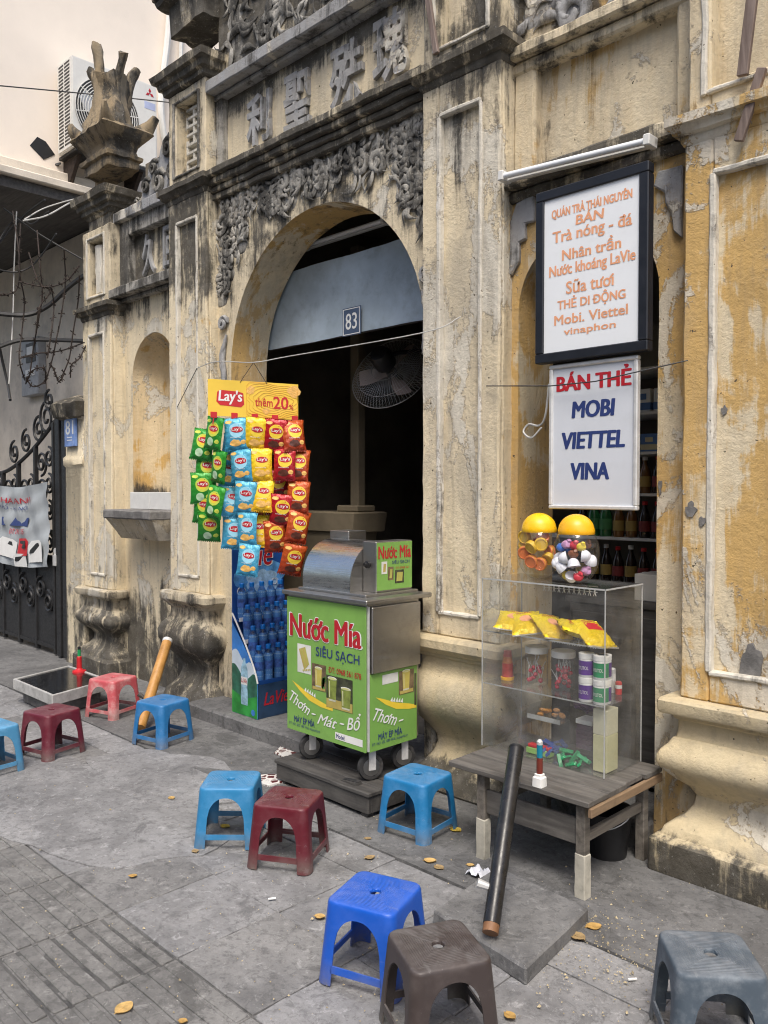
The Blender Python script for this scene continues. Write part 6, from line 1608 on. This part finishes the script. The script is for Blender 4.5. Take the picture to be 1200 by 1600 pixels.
for k, (x, y, z) in enumerate([(-.01, -.055, .165), (.02, -.05, .16), (.05, -.045, .155), (-.04, -.05, .15), (.02, -.055, .125), (.06, -.02, .055), (.04, -.05, .03), (-.03, -.02, .03), (-.05, .02, .14), (.03, .03, .16)]):
    c = V((j2p.x, j2p.y, 1.157)) + V((x, y, z)); cn = ('pink', 'red', 'yellow', 'blue', 'brown')[k % 5]
    m = MB(); m.ell(c, .024, .020, .019, 10, 6); m.ell(c + V((.014, -.006, .014)), .011, .010, .010, 8, 5); m.jitter(.004, 60, k)
    solo('toy_capsule', m, [toyc[0], toyc[1], toyc[3], toyc[2], toyc[4]][k % 5], cn + ' wrapped toy among the white shells in the egg jar', 'toy', cn + ' toys in the egg jar')
# yellow packets lying on the upper shelf
pk, f_ = bag_mesh(.125, .15, .020)
ylw = foil('packet_yellow', (.86, .66, .015), (.80, .56, .01)); sil = simple('foil_edge', (.50, .50, .48), .35, metal=.5)
def packet(p, rz, rx, ry, label, redp):
    t = thing('snack_packet', p, label, 'snack packet', None, rot=(rx, ry, rz))
    b, f = bag_mesh(.150, .185, .027); pouch = b.build('pouch', ylw, t, world=False, dedup=True, sharp=70)
    b = MB(); b.box(-.074, .074, -.0018, .0018, -.099, -.088); b.build('crimp', sil, pouch, world=False)
    if redp:
        b = MB(); b.add([f(a, c_, -1, .001) for c_ in (-.01, .015, .04) for a in (-.035, -.015, .005, .025, .045)], [(j * 5 + i, j * 5 + i + 1, j * 5 + i + 6, j * 5 + i + 5) for j in range(2) for i in range(4)]); b.build('red_print', M['redpl'], pouch, world=False)
    else: disc(f, .0, .0, .030, .026, .0012).build('chip_print', M['salmon'], pouch, world=False)
    b = MB(); text(b, 'Oishi', lambda a, c_, h: f(a, c_, -1, .0018), -.035, .035, .045, .062, 0, .01); b.build('lettering', M['red'], pouch, world=False)
zs_ = .919 + .034
for (px, rz, rx, ry, lb, rp) in ((790, .5, 1.30, .10, 'yellow snack packet at the end of the row nearest the middle pier', 0), (822, .75, 1.22, -.12, 'second yellow snack packet along the clear shelf from the middle pier', 0), (862, 1.1, 1.15, .15, 'tilted yellow snack packet with orange spot in the middle of the clear shelf', 0), (906, 2.4, 1.25, -.15, 'yellow snack packet lying silver edge up beside the red printed one', 0), (935, 1.15, 1.12, .12, 'yellow snack packet with a red square at the case corner', 1)):
    c = onZ(px, 985 + (px - 790) * .08, zs_); c.y = max(3.02, min(3.12, c.y)); c.x = max(CX0 + .10, min(CX1 - .115, onY(px, 985, c.y).x))
    packet((c.x, c.y, zs_ + rnd.uniform(0, .008)), rz, -rx, ry, lb, rp)
# middle shelf: gum tubs, lolly jars, orange cup tower
def tub(nm, p, bodym, label, cat, grp, r=.031, h=.099, txt=None):
    t = thing(nm, p, label, cat, grp)
    b = MB(); b.lathe([(r * .92, 0), (r, .004), (r, h * .74), (r * .9, h * .78)], 18); b.build('pot', M['whitep'], t, world=False)
    b = MB(); b.lathe([(r * 1.015, h * .12), (r * 1.015, h * .70)], 18, cap=False); b.build('label_band', bodym, t, world=False)
    b = MB(); b.lathe([(r * 1.02, h * .78), (r * 1.03, h * .99), (r * .95, h)], 18); b.build('lid', M['whitep'], t, world=False)
    if txt:
        b = MB(); text(b, txt, lambda a, c_, hh: V((r * 1.03 * math.sin(a / r), -r * 1.03 * math.cos(a / r), c_)), -.024, .024, h * .34, h * .48, 0, .01); b.build('lettering', M['whitep'], t, world=False)
    return t
pur, grn = simple('purple_label', (.10, .03, .24), .4, var=.2), simple('green_label_two', (.02, .25, .10), .4, var=.2)
z2 = .6845
for (px, py, m_, lb) in ((916, 1098, pur, 'purple gum tub'), (942, 1107, grn, 'green gum tub'), (957, 1101, pur, 'purple gum tub')):
    c = onZ(px, py, z2); c.y = min(max(c.y, CY0 + .04), CY1 - .06); c = V((onY(px, py, c.y).x, c.y, z2))
    c.x = min(c.x, CX1 - .04)
    nxt = 'beside the green pair' if px == 916 else ('in front of the purple ones' if px == 942 else 'behind the green pair')
    tub('gum_tub', c, m_, lb + ' at the bottom of the stack ' + nxt, 'gum tub', None, txt='XYLITOL'); tub('gum_tub', c + V((0, 0, .0995)), m_, lb + ' on top of the stack ' + nxt, 'gum tub', None, txt='XYLITOL')
lol = simple('lolly_red', (.45, .03, .06), .25, var=.3, vscale=30); stick = M['whitep']
for (px, lb, n_) in ((838, 'clear jar of red lollies beside the red cup tower', 18), (880, 'clear jar of red lollies with upright sticks beside the gum tubs', 24)):
    c = V((onY(px, 1080, 3.06).x, 3.06, z2))
    t = thing('lolly_jar', c, lb, 'jar')
    b = MB(); b.lathe([(.046, 0), (.050, .004), (.050, .135), (.043, .147)], 22); b.build('jar', M['clear'], t, world=False)
    b = MB(); b.lathe([(.051, .143), (.051, .170), (.046, .172)], 22); b.build('lid', M['whitep'], t, world=False)
    for k in range(n_):
        a = rnd.uniform(0, 6.28); r_ = rnd.uniform(.008, .034); p = c + V((r_ * math.cos(a), r_ * math.sin(a), .014 + .0038 * k))
        o = thing('lollipop', p, 'red lollipop ' + ('lying in the jar by the red cup tower' if n_ == 18 else 'standing in the jar by the gum tubs'), 'lollipop', 'lollipops ' + lb[:24])
        b = MB(); b.ell((0, 0, 0), .0105, .0105, .0095, 9, 6); b.build('candy', lol, o, world=False)
        d = V((rnd.gauss(0, .3), rnd.gauss(0, .3), 1)).normalized(); b = MB(); b.tube([V((0, 0, 0)), d * min(.06, .13 - (p.z - z2))], .0014, 5); b.build('stick', stick, o, world=False)
c = V((onY(793, 1070, 3.05).x, 3.05, z2))
t = thing('cup_tower', c, 'red and orange tapering plastic cup tower with clear cap in the case', 'candy cup')
b = MB(); b.lathe([(.030, 0), (.031, .012), (.028, .014)], 18); b.build('foot', M['yelcap'], t, world=False)
b = MB(); b.lathe([(.027, .014), (.024, .075)], 18); b.build('lower_cup', simple('cup_red', (.50, .06, .05), .4, var=.2, vscale=30), t, world=False)
b = MB(); b.lathe([(.0235, .076), (.020, .105)], 18); b.build('middle_cup', simple('cup_orange', (.58, .20, .07), .4, var=.2, vscale=30), t, world=False)
b = MB(); b.lathe([(.0195, .106), (.017, .132)], 18); b.build('upper_cup', simple('cup_scarlet', (.52, .08, .06), .4), t, world=False)
b = MB(); b.lathe([(.022, .10), (.0195, .14), (.017, .142)], 18); b.build('cap', M['clear'], t, world=False)
for (x, y, hgt, m_, lb) in ((-1.755, 3.16, .05, M['redpl'], 'small red lidded vial behind the gum tubs'), (-1.79, 3.17, .10, M['alu'], 'small grey vial behind the gum tubs')):
    t = thing('vial', (x, y, z2), lb, 'vial'); b = MB(); b.lathe([(.014, 0), (.014, hgt), (.010, hgt + .004)], 12); b.build('body', m_, t, world=False); b = MB(); b.lathe([(.0145, hgt * .5), (.0145, hgt * .8)], 12, cap=False); b.build('band', M['whitep'], t, world=False)
# bottom compartment
z3 = CZ0 + T + .001
t = thing('note_block', (-1.745, 3.00, z3), 'stack of pale yellow paper in the bottom of the case', 'paper stack')
MB().box(-.018, .045, -.03, .06, 0, .15).build('stack', simple('paper_yellow', (.58, .56, .33), .7, var=.08), t, world=False, bevel=.002)
MB().box(-.018, .045, -.03, .06, .151, .255).build('upper_stack', simple('paper_cream', (.62, .60, .44), .7, var=.08), t, world=False, bevel=.002)
def heap(nm, x, y, z, n, s, mat, label, cat, grp, shape):
    for k in range(n):
        p = V((x + rnd.uniform(-.055, .055), y + rnd.uniform(-.05, .05), z + .010 + .011 * (k // 4) + rnd.uniform(0, .004)))
        m = MB(); d = V((rnd.gauss(0, 1), rnd.gauss(0, 1), rnd.gauss(0, .25))).normalized(); u_ = d.orthogonal().normalized()
        if shape == 'bar': m.obox(p, d, u_, d.cross(u_), -s, s, -s * .28, s * .28, -s * .16, s * .16)
        else: m.ell(p, s, s * .7, s * .5, 7, 5); m.jitter(.004, 50, k)
        solo(nm, m, mat, label, cat, grp, bevel=.0015 if shape == 'bar' else 0)
heap('green_sachet', -1.865, 2.98, z3, 12, .03, simple('green_sachet', (.03, .30, .12), .3, coat=.4), 'shiny green sachet heaped at the bottom of the display case', 'sachet', 'green sachets', 'bar')
heap('blue_sachet', -2.01, 3.03, z3, 13, .035, simple('blue_sachet', (.015, .06, .30), .25, coat=.4), 'dark blue shiny packet heaped at the bottom of the display case', 'sachet', 'blue packets', 'bar')
tr2 = thing('inner_tray', (-2.015, 3.06, .55), 'clear inner tray holding orange sweets', 'tray')
MB().box(-.085, .082, -.07, .08, 0, .003).build('tray', M['acrylic'], tr2, world=False)
MB().box(-.085, .082, -.071, -.069, 0, .02).build('lip', M['edge'], tr2, world=False)
heap('orange_sweet', -2.015, 3.05, .553, 10, .018, simple('orange_sweet', (.48, .22, .05), .4), 'orange brown sweet on the inner tray of the display case', 'sweet', 'orange sweets', 'ell')
heap('purple_packet', -1.86, 3.10, .60, 7, .035, simple('purple_packet', (.07, .03, .09), .35), 'dull purple packet in the corner of the display case', 'packet', 'purple packets', 'bar')
t = thing('packet_stack', (-1.845, 3.08, z3 + .05), 'stack of flat dark packets beside the pale paper', 'packet stack')
for k in range(6): MB().box(-.04 + rnd.uniform(-.004, .004), .035, -.04, .04, .021 * k, .021 * k + .02).build('packet', M['whitep'] if k == 5 else simple('plum_packet%d' % k, (.10, .06, .09), .4), t, world=False, bevel=.002)
for (px, lb, m_) in ((850, 'pale green lighter box lying in the case', simple('lime_box', (.28, .50, .14), .4)),):
    t = thing('lighter_box', (onY(px, 1170, 2.99).x - .02, 2.99, z3), lb, 'box'); MB().box(-.06, .06, -.02, .02, 0, .025).build('box', m_, t, world=False, bevel=.002); MB().box(-.055, .055, -.015, .015, .0245, .04).build('lighters', M['redpl'], t, world=False, bevel=.003)
# lighter on its white foot on the table
c = onZ(843, 1228, TZ)
t = thing('pipe_lighter', c, 'blue and brown lighter stand with white foot on the wooden table', 'lighter')
b = MB(); loft(b, 0, 0, [(0, .022, .022), (.035, .021, .021), (.04, .016, .016), (.048, .016, .016), (.05, .013, .013)], .006, 2, 1); b.build('foot', M['whitep'], t, world=False)
b = MB(); b.lathe([(.0125, .048), (.0125, .112)], 14); b.build('stem', simple('brown_stem', (.16, .03, .02), .35), t, world=False)
b = MB(); b.lathe([(.012, .112), (.012, .163)], 14); b.build('lighter', simple('teal_lighter', (.01, .20, .30), .15, coat=.5), t, world=False)
b = MB(); b.lathe([(.0122, .163), (.0122, .175), (.006, .183)], 12); b.build('lighter_cap', M['alu'], t, world=False)

it = thing('inner_table', (-3.3, 5.0, .1), 'dim wooden table inside the dark doorway', 'table')
MB().box(-3.9, -2.9, 4.75, 5.3, .62, .66).build('top', M['wood_box'], it)
for x in (-3.86, -2.98):
    for y in (4.79, 5.22): MB().box(x, x + .05, y, y + .05, .1, .62).build('leg', M['wood_box'], it)
for k, (x, lb) in enumerate(((-3.55, 'dark blue stool on the dim table farther from the middle pier'), (-3.15, 'dark blue stool on the dim table closer to the middle pier'))):
    t = thing('plastic_stool', (x, 5.0, .662), lb, 'stool', None, .3 + k)
    for nm, me in SP:
        o = bpy.data.objects.new(nm, me.copy()); o.data.materials.append(pc['mb']); col.objects.link(o); o.parent = t
for k, (x, y, z, m_, lb) in enumerate(((-4.2, 4.9, 2.0, M['redpl'], 'red bottle hanging in the dim room beside the slim post'), (-3.7, 5.2, 1.9, M['white'], 'pale bottle hanging from a string in the dim room'))):
    t = thing('hanging_bottle', (x, y, z), lb, 'bottle')
    b = MB(); b.lathe([(.03, 0), (.035, .02), (.035, .13), (.015, .17), (.014, .19)], 12); b.build('bottle', m_, t, world=False)
    b = MB(); b.tube([V((0, 0, .19)), V((.01, 0, 4.1 - z))], .002, 4); b.build('string', M['whitecable'], t, world=False)

# ------------------------------------------------------------------ litter
dryl = [simple('dry_leaf_%d' % k, c_, .7, var=.25, vscale=40) for k, c_ in enumerate(((.50, .33, .12), (.42, .26, .08), (.30, .21, .10), (.52, .38, .06)))]
def leafy_(px, py, s, k, a, label, curl=.3):
    c = onZ(px, py, .008); m = MB(); n = 7; rows = []
    for i in range(n):
        t = i / (n - 1); w_ = s * .42 * math.sin(math.pi * (t * .92 + .06)) ** .75
        for j in (-1, -.5, 0, .5, 1):
            x, y = (t - .5) * s, j * w_; z = curl * s * (j * j * .35 + (t - .4) ** 2 * .6)
            rows.append(c + V((x * math.cos(a) - y * math.sin(a), x * math.sin(a) + y * math.cos(a), z)))
    m.add(rows, [(i * 5 + j, i * 5 + j + 1, i * 5 + j + 6, i * 5 + j + 5) for i in range(n - 1) for j in range(4)])
    m.add([p - V((0, 0, .0015)) for p in rows], [(i * 5 + j, i * 5 + j + 5, i * 5 + j + 6, i * 5 + j + 1) for i in range(n - 1) for j in range(4)])
    m.tube([rows[2] - (rows[12] - rows[2]) * .35, rows[2], rows[17] + V((0, 0, .001))], .0012 + s * .006, 5)
    solo('fallen_leaf', m, dryl[k], label, 'leaf', sharp=60)
for (px, py, s, k, a, lb) in ((194, 1574, .075, 0, 1.9, 'large pale yellow leaf on the ribbed paving'), (208, 1368, .04, 1, .2, 'small brown leaf on the worn paving'), (268, 1247, .05, 0, .1, 'yellow leaf on the pavement behind the light blue stool'), (352, 1291, .06, 3, .9, 'yellow green leaf under the light blue stool'),
                              (578, 1340, .055, 2, .6, 'curled brown leaf between the red and royal blue stools'), (672, 1346, .065, 0, 1.1, 'curled tan leaf beside the concrete apron edge'), (686, 1356, .06, 2, .2, 'dull brown leaf beside the curled tan leaf'), (712, 1297, .075, 3, .7, 'olive leaf behind the blue stool at the cart'),
                              (500, 1432, .05, 0, 1.3, 'tan leaf half behind the royal blue stool'), (797, 1588, .05, 1, .5, 'orange leaf beside the brown stool'), (305, 1330, .045, 2, .3, 'thin brown leaf under the light blue stool edge'), (903, 1464, .075, 2, .4, 'large dry leaf beside the concrete slab corner'),
                              (928, 1448, .07, 1, 1.4, 'crumpled brown leaf behind the slab corner'), (575, 1310, .04, 2, 1.0, 'small grey brown leaf before the wooden platform'), (286, 1596, .035, 1, .8, 'small orange leaf at the ribbed paving edge'), (735, 1352, .04, 0, .4, 'tan leaf below the shop table')):
    leafy_(px, py, s * .8, k, a + rnd.uniform(-.8, .8), lb, rnd.uniform(.08, .35))
c = onZ(748, 1368, .008)
m = MB()
vs = [c + V((.055 * (i / 8 - .5) * 1.6, .04 * (j / 6 - .5) * 1.6, .03 * abs(noise.noise(V((i * .6, j * .7, 2)))) + .02 * math.sin(i * .8) ** 2)) for j in range(7) for i in range(9)]
m.add(vs, [(j * 9 + i, j * 9 + i + 1, (j + 1) * 9 + i + 1, (j + 1) * 9 + i) for j in range(6) for i in range(8)])
solo('crumpled_tissue', m, simple('tissue', (.62, .64, .70), .8), 'crumpled white tissue beside the leaning black pipe', 'tissue', sharp=60)
for (px, py, a, lb) in ((988, 1530, .1, 'white cigarette end between the slab and the grey blue stool'), (425, 1404, .3, 'white cigarette end on the bare paving'), (505, 1228, .8, 'white cigarette end before the wooden platform')):
    c = onZ(px, py, .008); d = V((math.cos(a + .78), math.sin(a + .78), 0)); m = MB(); m.tube([c - d * .014, c + d * .014], .0042, 8); solo('cigarette_end', m, M['whitep'], lb, 'cigarette end')
# crumbs and husks nobody could count
m = MB(); r3 = random.Random(11)
for k in range(750):
    if k < 330: px, py = r3.gauss(950, 60), r3.gauss(1490, 45)
    else: px, py = r3.uniform(0, 1200), r3.uniform(1180, 1600)
    if py < 1190: continue
    c = onZ(px, py, .004)
    if c.y > 3.15 or (c.y > 2.95 and c.x < -4): continue
    s = r3.uniform(.0015, .0045) * (1 if r3.random() < .93 else 1.8); a = r3.uniform(0, 6.28)
    q = [c + V((s * math.cos(a + i * 1.57) * (1 if i % 2 else .6), s * math.sin(a + i * 1.57) * (1 if i % 2 else .6), .003)) for i in range(4)]
    m.add(q + [c + V((0, 0, .003 + s))], [(0, 1, 4), (1, 2, 4), (2, 3, 4), (3, 0, 4)])
o = m.build('crumbs', simple('husk_crumbs', (.42, .35, .22), .8, var=.5, vscale=30)); setp(o, 'pale crumbs and seed husks scattered over the pavement', 'litter', None, 'stuff')
